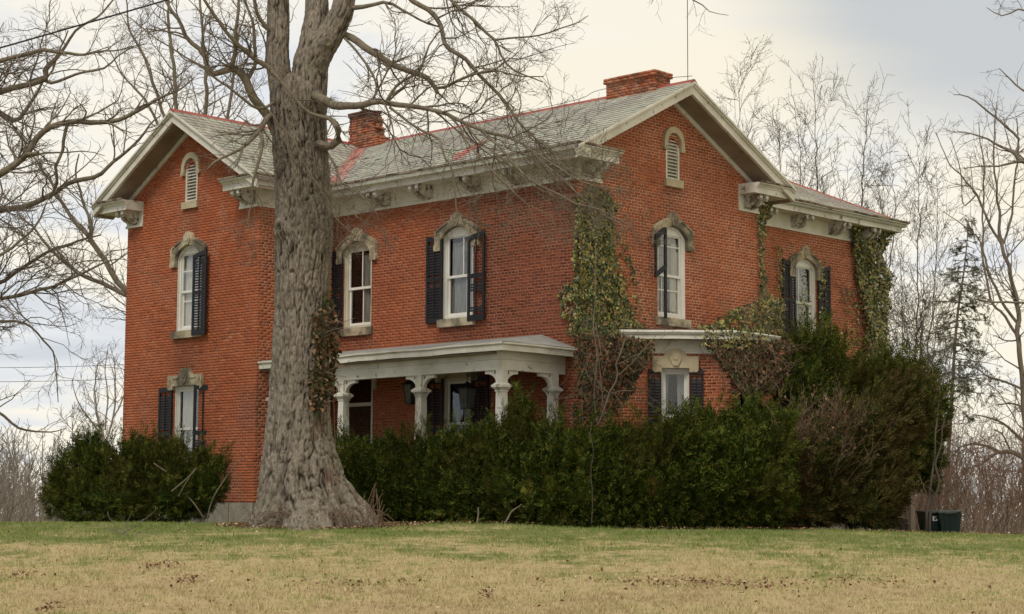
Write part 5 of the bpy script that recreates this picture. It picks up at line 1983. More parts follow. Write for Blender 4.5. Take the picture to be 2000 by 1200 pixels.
def vase(x, y0, ytop, w, seed, r0=4.5, n=5, Y=Y4):
    rr = random.Random(seed)
    out = []
    for k in range(n):
        dx = (k - (n - 1) / 2) / n * w + rr.uniform(-6, 6)
        h = rr.uniform(.62, .92) if k != n // 2 else 1
        yt = y0 + (ytop - y0) * h
        w1, w2 = rr.uniform(-9, 9), rr.uniform(-11, 11)
        out.append([(x, y0, Y, r0), (x + dx * .25, y0 + (yt - y0) * .3, Y + rr.uniform(-.4, .4), r0 * .8), (x + dx * .65 + w1, y0 + (yt - y0) * .62, Y + rr.uniform(-.8, .8), r0 * .5), (x + dx * .9 + w2, y0 + (yt - y0) * .85, Y, r0 * .28), (x + dx, yt, Y, r0 * .14)])
    return out


VS = sp(3.6, 4.4, 4.2, 3.2, 1.6, .8, .0062, .06, 36, .15)
for k, (x, y0, yt, w, r0, n, lab, Yv) in enumerate(((1445, 560, 122, 60, 4, 3, 'slender bare sapling behind the peak of the right gable', 62.), (1572, 640, 150, 130, 4.6, 4, 'bare sapling spreading behind the hipped wing roof', 64.),
                                              (1672, 700, 170, 190, 5, 4, 'bushy bare sapling rising beside the wing eave', 63.), (1775, 860, 285, 150, 4.6, 4, 'thin bare sapling just right of the ivy-clad corner', 60.), (1800, 950, 480, 150, 4.4, 5, 'low twiggy bare tree right of the house', 52.))):
    bare_tree('bare_tree', lab, vase(x, y0 + 260, yt, w, 300 + k, r0, n, Yv), VS, 310 + k, M_SAPLING, M_SAPLING, group='bare saplings behind the house', jit=.035, rs=.6)

Y5 = 54.
bare_tree('bare_tree', 'tall forked bare tree near the right edge', [
    [(2004, 1030, Y5, 14), (2000, 813, Y5, 11), (1993, 713, Y5, 10), (1987, 652, Y5, 10), (1990, 613, Y5, 9.5), (1980, 563, Y5, 8.5), (1967, 513, Y5, 7.5), (1956, 478, Y5, 7), (1950, 400, Y5, 5), (1943, 353, Y5, 4), (1940, 270, Y5, 3), (1948, 200, Y5, 1.6)],
    [(1987, 655, Y5, 6), (1960, 620, Y5, 5.4), (1937, 587, Y5, 5), (1923, 530, Y5, 4.2), (1912, 470, Y5, 3.2), (1880, 440, Y5, 2.2), (1845, 415, Y5, 1.4)],
    [(1992, 640, Y5, 6.4), (1970, 610, Y5, 6), (1945, 565, Y5, 5.4), (1925, 510, Y5, 4.6), (1918, 440, Y5, 3.6), (1922, 340, Y5, 3), (1912, 240, Y5, 1.6)],
    [(1956, 478, Y5, 5.4), (1930, 430, Y5, 5), (1907, 380, Y5, 4.4), (1880, 347, Y5, 3.4), (1853, 317, Y5, 2.4), (1827, 260, Y5, 1.4)],
    [(1956, 478, Y5, 5), (1975, 430, Y5, 4.4), (1978, 380, Y5, 4), (1990, 310, Y5, 3), (1985, 230, Y5, 2)],
    [(1907, 380, Y5, 3), (1880, 400, Y5, 2.6), (1876, 330, Y5, 2), (1856, 270, Y5, 1.4)],
    [(1995, 760, Y5, 5), (1955, 742, Y5, 4), (1925, 735, Y5, 3.4), (1905, 712, Y5, 2)],
], sp(3.2, 4.2, 4.4, 2.8, 1.5, .7, .0056, .05, 44), 320, M_TWIG, M_DARKTWIG, rs=.5)
Y6 = 46.
bare_tree('bare_tree', 'dark limbs of a bare tree reaching in at the right edge', [
    [(2190, 1040, Y6, 30), (2185, 700, Y6, 24), (2160, 420, Y6, 16), (2140, 200, Y6, 12), (2120, 0, Y6, 8)],
    [(2165, 430, Y6, 10), (2060, 340, Y6, 7.5), (2000, 317, Y6, 6), (1983, 300, Y6, 5.4), (1965, 290, Y6, 4), (1940, 278, Y6, 3.2), (1900, 262, Y6, 2), (1870, 258, Y6, 1.2)],
    [(1983, 300, Y6, 4.5), (1990, 275, Y6, 4.2), (1972, 252, Y6, 3.6), (1950, 233, Y6, 3.2), (1920, 207, Y6, 2.6), (1887, 187, Y6, 1.8), (1863, 185, Y6, 1)],
    [(2000, 317, Y6, 4), (1975, 318, Y6, 3.4), (1950, 325, Y6, 2.8), (1915, 326, Y6, 2), (1880, 330, Y6, 1.2)],
    [(2140, 240, Y6, 7), (2050, 205, Y6, 4.6), (2000, 180, Y6, 3), (1970, 153, Y6, 2.2), (1953, 133, Y6, 1.2)],
    [(2130, 120, Y6, 5), (2050, 60, Y6, 3.6), (1995, 20, Y6, 2.6), (1960, 30, Y6, 1.8), (1930, 15, Y6, 1)],
    [(2175, 560, Y6, 7), (2080, 590, Y6, 5), (2000, 592, Y6, 3.4), (1950, 590, Y6, 2.8), (1905, 583, Y6, 1.6)],
], sp(3.0, 4.2, 4.4, 2.0, 1.0, .5, .0048, .02, 50), 330, M_DARKTWIG, M_DARKTWIG)
# twig ends of another tree dipping in at the top, above the antenna
bare_tree('bare_tree', 'twig ends dipping in at the top edge above the roof', [
    [(1270, -160, 37, 3), (1300, -60, 37, 2.6), (1340, -10, 37, 2.2), (1368, 8, 37, 1.8), (1385, 25, 37, 1.2), (1420, 30, 37, .8)],
    [(1300, -60, 37, 2), (1290, -20, 37, 1.4), (1270, 10, 37, .8)]],
    sp(2.5, 3, 3, .5, .3, .2, .003, -.02, 45), 335, M_DARKTWIG, M_DARKTWIG, cat='tree')
# low spreading oak at the right
Y7 = 70.
bare_tree('oak_tree', 'low spreading bare oak with a crooked limb at the right edge', [
    [(2050, 1040, Y7, 16), (2045, 960, Y7, 14), (2030, 920, Y7, 11), (2000, 897, Y7, 9), (1975, 885, Y7, 8), (1950, 882, Y7, 7), (1930, 870, Y7, 5), (1900, 868, Y7, 3.4), (1870, 875, Y7, 2)],
    [(1950, 882, Y7, 5), (1935, 890, Y7, 5), (1918, 905, Y7, 4), (1895, 915, Y7, 3), (1870, 940, Y7, 2)],
    [(2030, 920, Y7, 7), (1995, 860, Y7, 6), (1965, 830, Y7, 4.4), (1930, 815, Y7, 3), (1900, 810, Y7, 1.6)],
    [(2040, 900, Y7, 7), (2020, 820, Y7, 5), (1990, 790, Y7, 3.6), (1950, 790, Y7, 2)],
    [(1975, 885, Y7, 4), (1960, 850, Y7, 3), (1940, 840, Y7, 2)],
], sp(3.0, 3.4, 3.0, 2.6, 1.5, .8, .007, .0, 50, .28), 340, M_SAPLING, M_DARKTWIG, rs=.55)

# ---- sparse spruce
YS = 55.
spruce = thing('spruce_tree', 'sparse ragged spruce with drooping green boughs right of the house', 'tree')
p, r_ = limb([(1846, 1030, YS, 8), (1853, 880, YS, 7), (1858, 800, YS, 6.4), (1862, 720, YS, 5.6), (1867, 650, YS, 5), (1872, 600, YS, 4.4), (1880, 550, YS, 3.6), (1887, 490, YS, 2.4), (1893, 420, YS, 1)])
v, f = tubes(p[None], r_[None], 8)
add('trunk', new_mesh('trunk', v, f, True), M_BARK, spruce)
rg = np.random.default_rng(77)
NBH = 120
tt = .40 + .59 * np.linspace(0, 1, NBH)
ii = (tt * (len(p) - 1)).astype(int)
aa = rg.uniform(0, 6.28, NBH)
ln = (1 - tt) * 2.3 + .25
ln *= rg.uniform(.55, 1.15, NBH)
D_ = np.stack([np.cos(aa), np.sin(aa), rg.uniform(-.25, .25, NBH)], -1)
bp, brd = run(p[ii], D_, ln, np.full(NBH, .016), dict(n=9, wig=.10, up=-.05, tap=.3, rmin=.005), rg)
sub, srd = run(*spawn(bp, brd, dict(dens=11, ang=55, ratio=.4, lmax=.6, lmin=.14, rr=.6, rmin=.003), rg, .2), dict(n=5, wig=.1, up=-.08, tap=.5, rmin=.004), rg)
add('boughs', batch_mesh([(bp, brd), (sub, srd)], 'boughs'), M_DARKTWIG, spruce, stuff=True)
NEED = np.array([(0, 0, 0), (.006, .002, .03), (0, 0, .085), (-.006, -.002, .03)], float)
NP_ = 27000
ks = rg.integers(0, len(sub), NP_)
kt = rg.integers(1, 4, NP_)
npos = sub[ks, kt] + (sub[ks, kt + 1] - sub[ks, kt]) * rg.random((NP_, 1))
nd_ = (sub[ks, kt + 1] - sub[ks, kt])
nd_ = nd_ / np.linalg.norm(nd_, axis=1, keepdims=True) + rg.normal(0, .8, nd_.shape) + (0, 0, -.1)
v, f = stamp(NEED, np.array([(0, 1, 2, 3)]), npos, frames(nd_, rg.uniform(0, 6.28, NP_)), rg.uniform(.6, 1.2, (NP_, 1)))
add('needles', new_mesh('needles', v, f), M_SPRUCE, spruce, stuff=True)

# ---- far woods along the horizon
rg = np.random.default_rng(88)
NS = 900
wx = rg.uniform(-62, 62, NS)
wy = rg.uniform(120, 175, NS)
keep = (wx < -16) | (wx > 20) | (rg.random(NS) < .10)
wx, wy = wx[keep], wy[keep]
NS = len(wx)
P_ = np.stack([wx, wy, ground_z(wx, wy) - .3], -1)
hh = rg.uniform(3.8, 6.6, NS) + 1.3 * (vnoise(wx * .12 + 50, wy * .05, 8) - .5) * 3
a0 = run(P_, np.tile([0, 0, 1.], (NS, 1)), hh, np.full(NS, .09), dict(n=5, wig=.09, up=.1, tap=.25, rmin=.03), rg)
a1 = run(*spawn(*a0, dict(dens=2.2, ang=38, ratio=.5, lmax=3, rr=.5, rmin=.026), rg, .05), dict(n=3, wig=.16, up=.10, tap=.5, rmin=.022), rg)
a2 = run(*spawn(*a1, dict(dens=1.5, ang=38, ratio=.5, lmax=1.6, rr=.6, rmin=.020), rg, .1), dict(n=3, wig=.16, up=.08, tap=.6, rmin=.016), rg)
add('distant_woods', batch_mesh([a0, a1, a2], 'distant_woods', 3), M_FARTWIG, stuff=True)
# tall dry weeds and brush at the wood's edge
NS = 2400
wx = np.concatenate([rg.uniform(-32, -13, NS // 2), rg.uniform(12, 34, NS // 2)])
wy = rg.uniform(60, 100, NS)
P_ = np.stack([wx, wy, ground_z(wx, wy) - .1], -1)
a0 = run(P_, np.stack([rg.normal(0, .5, NS), rg.normal(0, .3, NS), np.ones(NS)], -1), rg.uniform(.8, 2.4, NS), np.full(NS, .016), dict(n=5, wig=.22, up=.02, tap=.5, rmin=.011), rg)
a1 = run(*spawn(*a0, dict(dens=2.2, ang=40, ratio=.4, lmax=.9, rr=.7, rmin=.009), rg, .2), dict(n=3, wig=.16, up=.08, tap=.6, rmin=.009), rg)
add('dry_brush', batch_mesh([a0, a1], 'dry_brush', 3), M_BRUSH, stuff=True)
# ------------------------------------------------------------------ evergreen shrubs
RS[0] = .62
def sprig_template(n=6, L=.17, w=.055, seed=1):
    r = random.Random(seed)
    v, f = [], []
    for k in range(n):
        z = L * (.05 + .8 * k / n)
        for sg in (-1, 1):
            i = len(v)
            x = w * (1 - .45 * k / n) * r.uniform(.8, 1.1)
            y = r.uniform(-.018, .018)
            v += [(0, 0, z), (sg * x * .45, y * .6 + .005, z + .006), (sg * x, y, z + .045), (sg * x * .40, y * .6 - .003, z + .030)]
            f.append((i, i + 1, i + 2, i + 3))
    i = len(v)
    v += [(0, 0, L * .8), (.009, .002, L * .92), (0, 0, L * 1.12), (-.009, -.002, L * .92)]
    f.append((i, i + 1, i + 2, i + 3))
    return np.array(v, float), np.array(f)


SPR = sprig_template(4, .17, .062)


def blob(x, y, Y, rx, ry, rd):
    c = at(x, y, Y)
    k = Y / FPX
    return np.array([*c, rx * k, rd, ry * k])


def shrub(name, label, cat, blobs, dens, seed, mat, lean=(0, 0, .55), scale=1., core=.74, shoots=0, group=None, stems=(), rough=.36, back=.28):
    rg = np.random.default_rng(seed)
    root = thing(name, label, cat, (0, 0, 0), 0, group)
    P, N, Sc = [], [], []
    blobs = np.array(blobs)
    for b in blobs:
        c, rad = b[:3], b[3:]
        area = 4 * math.pi * ((rad[0] * rad[1]) ** 1.6 / 3 + (rad[0] * rad[2]) ** 1.6 / 3 + (rad[1] * rad[2]) ** 1.6 / 3) ** (1 / 1.6)
        m = int(area * dens)
        d = rg.normal(0, 1, (m, 3))
        d /= np.linalg.norm(d, axis=1, keepdims=True)
        d = d[d[:, 1] < back]
        s = 1 + rough * (vnoise(d[:, 0] * 3.1 + 40 + b[0], d[:, 2] * 3.1 + 40 + b[2] * 3, seed) - .55) * 1.5 - .30 * rg.random(len(d)) ** 2
        p = c + d * rad * s[:, None]
        P.append(p)
        N.append(d / rad)
    P, N = np.concatenate(P), np.concatenate(N)
    keep = P[:, 2] > ground_z(P[:, 0], P[:, 1]) + .02
    for b in blobs:
        q = ((P - b[:3]) / b[3:])
        keep &= (q ** 2).sum(1) > .55
    P, N = P[keep], N[keep]
    N /= np.linalg.norm(N, axis=1, keepdims=True)
    if shoots:
        # loose shoots standing out of the outline
        top = np.where(N[:, 2] > .25)[0]
        k = rg.choice(top, min(shoots, len(top)), replace=False)
        sd = N[k] * .5 + np.array(lean) * 1.2 + rg.normal(0, .25, (len(k), 3))
        sd /= np.linalg.norm(sd, axis=1, keepdims=True)
        sl = rg.uniform(.12, .58, len(k)) ** 1.0 * scale
        cnt = 7
        t = np.tile(np.linspace(0, 1, cnt), len(k))
        idx = np.repeat(np.arange(len(k)), cnt)
        pp = P[k][idx] + sd[idx] * (t * sl[idx])[:, None]
        nn_ = sd[idx] + rg.normal(0, .45, (len(idx), 3))
        P = np.concatenate([P, pp])
        N = np.concatenate([N, nn_ * 2])
    D = N * .8 + np.array(lean) + rg.normal(0, .42, P.shape)
    v, f = stamp(SPR[0], SPR[1], P, frames(D, rg.uniform(0, 6.28, len(P))), rg.uniform(.65, 1.25, (len(P), 1)) * scale)
    fo = add('foliage', new_mesh('foliage', v, f), mat, root, stuff=True)
    # inner mass of older needles
    mv, mf = [], []
    nu, nv = 14, 9
    for b in blobs:
        i = len(mv)
        for a in range(nv + 1):
            for q in range(nu):
                th, ph = 2 * math.pi * q / nu, math.pi * a / nv
                d = np.array([math.sin(ph) * math.cos(th), math.sin(ph) * math.sin(th), math.cos(ph)])
                mv.append(b[:3] + d * b[3:] * core * (1 + .10 * math.sin(5 * th + b[0]) * math.sin(4 * ph)))
        for a in range(nv):
            for q in range(nu):
                mf.append([i + a * nu + q, i + a * nu + (q + 1) % nu, i + (a + 1) * nu + (q + 1) % nu, i + (a + 1) * nu + q])
    add('inner_foliage', new_mesh('inner_foliage', mv, mf), mat, root, stuff=True)
    for tr in stems:
        p, r_ = limb(tr)
        v, f = tubes(p[None], r_[None], 5)
        add('stem', new_mesh('stem', v, f, True), M_TWIG, root)
    return root


YL = 41.3
shrub('yew_bush', 'spreading dark yew bush under the left-wing window', 'bush', [
    blob(165, 955, YL, 78, 58, .8), blob(250, 932, YL, 85, 52, .9), blob(330, 928, YL, 70, 46, .9), blob(395, 950, YL, 48, 52, .8), blob(225, 975, YL - .3, 110, 42, .9), blob(340, 975, YL - .3, 85, 42, .9),
    blob(180, 893, YL + .2, 36, 18, .5), blob(275, 886, YL + .2, 34, 18, .5), blob(120, 965, YL, 34, 40, .5), blob(158, 866, YL + .1, 15, 10, .25), blob(172, 876, YL + .1, 18, 12, .25), blob(402, 908, YL, 20, 18, .4), blob(330, 885, YL + .2, 26, 14, .4)],
    340, 401, M_YEW, (.0, 0, .35), 1.0, shoots=190, stems=[
        [(398, 1012, YL - 1, 3), (380, 985, YL - 1.1, 2.6), (362, 965, YL - 1.1, 2)], [(405, 1012, YL - 1, 2.4), (415, 975, YL - 1, 2.2), (440, 935, YL - 1, 2), (462, 905, YL - 1, 1.6), (478, 895, YL - 1, 1)],
        [(335, 960, YL - 1.2, 2), (365, 935, YL - 1.2, 1.8), (385, 915, YL - 1.2, 1.2)], [(300, 905, YL - 1.1, 2), (325, 922, YL - 1.1, 1.8)], [(348, 970, YL - 1.2, 1.6), (365, 940, YL - 1.2, 1.4), (383, 912, YL - 1.2, 1)]])


def hedge_blobs(tops, Y0, Y1_, bottom, w, x0, x1, depth=.85, step=46):
    out = []
    r = random.Random(int(x0))
    x = x0
    while x <= x1:
        f = (x - x0) / (x1 - x0)
        Y = Y0 + (Y1_ - Y0) * f
        yt = float(np.interp(x, [a for a, _ in tops], [b for _, b in tops]))
        h = bottom - yt
        out.append(blob(x + r.uniform(-8, 8), yt + h * .30 + r.uniform(-4, 8), Y + r.uniform(-.1, .1), w, h * .31, depth))
        out.append(blob(x + r.uniform(-8, 8), yt + h * .62, Y - .25 + r.uniform(-.1, .1), w * 1.05, h * .34, depth))
        out.append(blob(x + r.uniform(-8, 8), yt + h * .85, Y - .1, w * 1.05, h * .17, depth))
        x += step
    return out


shrub('yew_hedge', 'overgrown dark green yew hedge in front of the porch', 'hedge',
      hedge_blobs([(640, 868), (760, 874), (850, 868), (930, 850), (1000, 846), (1060, 846), (1100, 848)], 40.6, 37.6, 1024, 44, 668, 1085), 270, 411, M_YEW, (0, 0, .5), 1.1, shoots=300)
shrub('yew_bush', 'slim yew sprouting above the hedge beside the corner post', 'bush', [blob(1022, 806, 37.7, 17, 22, .22), blob(1014, 842, 37.7, 22, 26, .25)], 560, 412, M_YEW, (.1, 0, .7), .85, shoots=26)
shrub('yew_hedge', 'overgrown yew hedge in front of the brick bay', 'hedge',
      hedge_blobs([(1100, 846), (1180, 846), (1250, 840), (1300, 842), (1340, 826), (1390, 818), (1440, 800), (1490, 800), (1530, 815)], 37.5, 38.6, 1027, 46, 1130, 1520), 270, 413, M_YEW, (.12, 0, .5), 1.1, shoots=330)
shrub('yew_bush', 'tall dark yew against the rear wing window', 'bush', [
    blob(1590, 720, 42.5, 52, 58, .7), blob(1560, 760, 42.3, 50, 50, .7), blob(1625, 745, 42.5, 44, 50, .7), blob(1590, 800, 42.2, 80, 60, .9), blob(1600, 880, 42, 95, 70, 1.)],
    270, 414, M_YEW, (.1, 0, .8), 1.15, shoots=240)
shrub('yew_bush', 'sweeping bronze-tinged yew leaning to the right at the end of the hedge', 'bush', [
    blob(1580, 950, 39.6, 80, 72, .9), blob(1650, 920, 39.8, 72, 78, .9), blob(1700, 880, 40, 58, 66, .8), blob(1740, 830, 40.4, 52, 52, .7), blob(1660, 985, 39.6, 85, 44, .9), blob(1720, 960, 40, 44, 66, .7), blob(1560, 1000, 39.4, 70, 30, .8), blob(1775, 800, 40.6, 34, 44, .5)],
    270, 415, M_YEWDRY, (.55, 0, .55), 1.25, shoots=420)
shrub('yew_bush', 'tall ragged yew at the right-hand corner of the house', 'bush', [
    blob(1740, 760, 43.4, 55, 50, .8), blob(1690, 790, 43.2, 50, 60, .8), blob(1790, 800, 43.6, 46, 56, .7), blob(1770, 860, 43.4, 55, 70, .8), blob(1820, 820, 43.8, 30, 44, .5), blob(1800, 900, 43.6, 34, 60, .6), blob(1690, 860, 43, 60, 60, .8)],
    270, 416, M_YEW, (.25, 0, .7), 1.12, shoots=300)

# bare, ruddy deciduous bush between the yews
rg = np.random.default_rng(420)
bb = thing('bare_bush', 'ruddy leafless bush sprawling between the green yews', 'bush')
NS = 84
P_ = at(1570, 990, 39.3)[None] + np.stack([rg.uniform(-.6, .7, NS), rg.uniform(-.3, .3, NS), 0 * rg.random(NS)], -1)
a0 = run(P_, np.stack([rg.normal(.14, .36, NS), rg.normal(-.1, .3, NS), np.ones(NS)], -1), rg.uniform(1.2, 2.6, NS), np.full(NS, .006), dict(n=9, wig=.11, up=.02, tap=.4, rmin=.004), rg)
a1 = run(*spawn(*a0, dict(dens=5, ang=34, ratio=.4, lmax=.9, rr=.7, rmin=.0042), rg, .3), dict(n=6, wig=.14, up=.05, tap=.5, rmin=.004), rg)
a2 = run(*spawn(*a1, dict(dens=5, ang=36, ratio=.5, lmax=.4, rr=.7, rmin=.0036), rg, .1), dict(n=4, wig=.14, up=.05, tap=.6, rmin=.0036), rg)
add('stems', batch_mesh([a0, a1, a2], 'stems'), M_REDTWIG, bb, stuff=True)

kq = rg.integers(0, len(a2[0]), 900)
BUSH_LEAVES = a2[0][kq, -1] + rg.normal(0, .03, (900, 3))
# ------------------------------------------------------------------ climbing plants
IVYV = np.array([(0, 0, 0), (.5, .12, .05), (.30, .52, .02), (0, 1.0, -.06), (-.30, .52, .02), (-.5, .12, .05)], float) - (0, .4, 0)
IVYF = np.array([(0, 1, 2, 3), (0, 3, 4, 5)])


kz = BUSH_LEAVES[:, 2] > 1.0
v, f = stamp(IVYV, IVYF, BUSH_LEAVES[kz], frames(rg.normal(0, 1, (kz.sum(), 3)) + (0, -.6, 0), rg.uniform(0, 6.28, kz.sum())), rg.uniform(.03, .075, (kz.sum(), 1)))
add('withered_leaves', new_mesh('withered_leaves', v, f), M_DEADIVY, bb, stuff=True)


def in_poly(poly, n, rg):
    poly = np.array(poly, float)
    lo, hi = poly.min(0), poly.max(0)
    out = []
    tot = 0
    while tot < n:
        p = lo + (hi - lo) * rg.random((n * 2, 2))
        ins = np.zeros(len(p), bool)
        j = len(poly) - 1
        for i in range(len(poly)):
            xi, yi = poly[i]
            xj, yj = poly[j]
            c = ((yi > p[:, 1]) != (yj > p[:, 1])) & (p[:, 0] < (xj - xi) * (p[:, 1] - yi) / (yj - yi + 1e-12) + xi)
            ins ^= c
            j = i
        out.append(p[ins])
        tot += ins.sum()
    return np.concatenate(out)[:n]


def on_planes(p, axis, val):
    d = FWD + RIGHT * ((p[:, 0:1] - 1000) / FPX) - UP * ((p[:, 1:2] - 600) / FPX)
    n = U if axis == 'u' else V
    t = (val - (CAM - P0) @ n) / (d @ n)
    return CAM + d * t[:, None]


def vine(name, label, patches, stems, mat, seed, size=.075, cat='ivy', stem_mat=None):
    """patches: (poly px, axis, plane, thickness, leaves)"""
    rg = np.random.default_rng(seed)
    root = thing(name, label, cat)
    P, N = [], []
    for poly, axis, val, th, n in patches:
        p = in_poly(poly, n, rg)
        cl = vnoise(p[:, 0] * .06 + 100, p[:, 1] * .06 + 100, seed)
        p = p[cl + rg.random(len(p)) * .6 > .42]
        w = on_planes(p, axis, val)
        nn_ = U if axis == 'u' else -V
        bulge = (vnoise(p[:, 0] * .05 + 60, p[:, 1] * .05 + 60, seed + 1)) * th
        w = w + nn_ * (bulge * rg.uniform(.25, 1.05, len(p)))[:, None]
        P.append(w)
        N.append(nn_ * .8 + rg.normal(0, .42, (len(p), 3)) + (0, 0, .25) + np.array([0, -.3, 0]))
    P, N = np.concatenate(P), np.concatenate(N)
    fr = frames(N, rg.normal(math.pi, .6, len(P)))
    v, f = stamp(IVYV, IVYF, P, fr, rg.uniform(.55, 1.25, (len(P), 1)) * size)
    add('leaves', new_mesh('leaves', v, f), mat, root, stuff=True)
    for tr in stems:
        p, r_ = limb(tr)
        p = jitter(p, .02, rg)
        v, f = tubes(p[None], r_[None], 6)
        add('stem', new_mesh('stem', v, f, True), stem_mat or M_TWIG, root)
    return root


def runners(poly, axis, val, n, seed, mat, parent, L=1.2, off=.12):
    """bare wiry stems over a wall"""
    rg = np.random.default_rng(seed)
    w = on_planes(in_poly(poly, n, rg), axis, val) + (U if axis == 'u' else -V) * (rg.random((n, 1)) * off)
    D = np.stack([rg.normal(0, .5, n), rg.normal(0, .3, n), rg.normal(.3, .8, n)], -1)
    D /= np.linalg.norm(D, axis=1, keepdims=True)
    a0 = run(w, D, rg.uniform(.3, 1., n) * L, np.full(n, .007), dict(n=8, wig=.22, up=-.01, tap=.5, rmin=.004), rg)
    a1 = run(*spawn(*a0, dict(dens=4, ang=45, ratio=.5, lmax=.5, rr=.7, rmin=.0036), rg, .1), dict(n=5, wig=.2, up=.0, tap=.6, rmin=.0036), rg)
    add('runners', batch_mesh([a0, a1], 'runners'), mat, parent, stuff=True)


iv = vine('ivy', 'thick green and gold ivy climbing the corner beside the right gable', [
    ([(1146, 362), (1180, 372), (1206, 405), (1196, 430), (1202, 500), (1215, 570), (1240, 625), (1262, 650), (1205, 662), (1126, 655), (1126, 390)], 'u', .02, .12, 7600),
    ([(1126, 385), (1130, 385), (1130, 660), (1122, 660)], 'v', -.03, .12, 420),
    ([(1092, 568), (1124, 545), (1126, 655), (1108, 655), (1098, 610)], 'v', -.02, .10, 260),
    ([(1196, 430), (1225, 470), (1245, 560), (1262, 640), (1225, 610)], 'u', .02, .06, 160)],
    [[(1168, 838, 39.2, 2.6), (1160, 760, 39.3, 2.4), (1166, 690, 39.4, 2.2), (1160, 620, 39.7, 2), (1165, 520, 39.8, 1.6), (1160, 420, 39.9, 1)]], M_IVY, 501, .068)
runners([(1200, 440), (1260, 560), (1290, 650), (1240, 650), (1205, 520)], 'u', .03, 26, 502, M_TWIG, iv, 1., .06)
iv = vine('vine', 'tangle of woody vine and dull leaves under the bay eave left of its window', [
    ([(1112, 652), (1205, 655), (1272, 666), (1268, 690), (1246, 735), (1228, 780), (1195, 810), (1150, 830), (1110, 830), (1122, 740)], 'u', .55, .26, 3000),
    ([(1205, 660), (1272, 664), (1266, 695), (1246, 730), (1215, 735)], 'u', .95, .18, 600)],
    [[(1168, 835, 38.9, 3), (1185, 790, 38.9, 3), (1191, 765, 38.9, 2.8), (1207, 733, 38.9, 2.6), (1203, 712, 38.9, 2.5), (1215, 680, 38.9, 2.2), (1224, 655, 38.9, 1.8)],
     [(1206, 734, 38.9, 1.8), (1240, 706, 38.8, 1.6), (1262, 680, 38.8, 1.4), (1281, 655, 38.8, 1.)],
     [(1190, 768, 38.9, 2), (1170, 752, 38.9, 1.8), (1160, 720, 39, 1.6), (1172, 690, 39, 1.4), (1163, 630, 39.2, 1.2)],
     [(1192, 768, 38.9, 1.8), (1215, 765, 38.8, 1.5), (1240, 762, 38.8, 1.)],
     [(1140, 830, 39.1, 1.6), (1136, 760, 39.1, 1.6), (1147, 705, 39.2, 1.4), (1140, 650, 39.3, 1.2)],
     [(1180, 840, 39, 1.6), (1176, 760, 39, 1.5), (1168, 690, 39.1, 1.4), (1158, 640, 39.2, 1.2)],
     [(1205, 712, 38.9, 1.6), (1222, 704, 38.85, 1.3), (1248, 690, 38.8, 1)]], M_DEADIVY, 503, .075, cat='vine')
runners([(1110, 660), (1270, 670), (1270, 800), (1110, 830)], 'u', .6, 90, 504, M_TWIG, iv, 1.1, .3)
iv = vine('ivy', 'ivy heaped on the bay roof below the rear corner of the gable', [
    ([(1372, 646), (1400, 622), (1425, 605), (1470, 592), (1500, 585), (1524, 600), (1528, 660), (1470, 652)], 'u', .9, .3, 2200),
    ([(1330, 650), (1380, 632), (1420, 640), (1420, 650)], 'u', .9, .15, 160), ([(1370, 640), (1500, 645), (1500, 690), (1372, 675)], 'u', 2.15, .12, 420)], [], M_IVY, 505, .065)
runners([(1360, 640), (1440, 590), (1520, 590), (1525, 655)], 'u', .9, 40, 506, M_TWIG, iv, .8, .3)
iv = vine('vine', 'withered brown vine hanging over the right side of the bay', [
    ([(1366, 664), (1530, 668), (1575, 700), (1580, 760), (1520, 770), (1460, 775), (1425, 752), (1398, 712)], 'u', 2.05, .28, 3200),
    ([(1530, 680), (1640, 700), (1700, 800), (1640, 860), (1540, 830), (1520, 770)], 'u', 1.6, .4, 1500)], [], M_DEADIVY, 507, .085, cat='vine')
runners([(1370, 668), (1560, 670), (1600, 780), (1480, 800), (1400, 750)], 'u', 2.1, 110, 508, M_REDTWIG, iv, 1.0, .3)
runners([(1530, 690), (1680, 720), (1720, 850), (1560, 860)], 'u', 1.7, 70, 509, M_REDTWIG, iv, 1.1, .4)
iv = vine('ivy', 'narrow ivy strand hanging from the cornice at the back edge of the gable', [
    ([(1452, 392), (1478, 384), (1512, 386), (1506, 402), (1494, 425), (1490, 470), (1488, 520), (1494, 560), (1512, 580), (1526, 600), (1524, 650), (1490, 640), (1480, 600), (1479, 480), (1470, 430)], 'u', -.06, .16, 1900)],
    [[(1502, 640, 45.2, 2), (1488, 560, 45.2, 1.8), (1484, 480, 45.2, 1.6), (1486, 410, 45.2, 1.2)]], M_IVY, 510, .062)
iv = vine('ivy', 'heavy dark ivy covering the far right corner of the rear wing', [
    ([(1655, 442), (1738, 440), (1730, 470), (1722, 500), (1728, 545), (1733, 600), (1726, 650), (1718, 700), (1700, 725), (1688, 715), (1686, 640), (1672, 560), (1664, 490)], 'u', -QE + .06, .30, 8000),
    ([(1640, 560), (1680, 560), (1690, 700), (1650, 640)], 'u', -QE + .03, .08, 120)],
    [], M_IVY, 511, .072)
runners([(1600, 520), (1690, 560), (1700, 700), (1620, 680)], 'u', -QE + .1, 34, 512, M_REDTWIG, iv, 1.2, .1)
vine('ivy', 'thin ivy trailing over the rear wing window and its right shutter', [
    ([(1598, 500), (1612, 500), (1614, 660), (1600, 660)], 'u', -QE + .16, .05, 130), ([(1560, 560), (1580, 560), (1582, 670), (1556, 670)], 'u', -QE + .1, .08, 130), ([(1515, 480), (1528, 490), (1528, 600), (1516, 640)], 'u', -QE + .04, .1, 170), ([(1565, 640), (1660, 650), (1660, 700), (1560, 700)], 'u', -QE + .3, .2, 260)],
    [[(1590, 476, 49, .9), (1594, 450, 49, .9), (1592, 440, 49, .7)]], M_IVY, 513, .065)
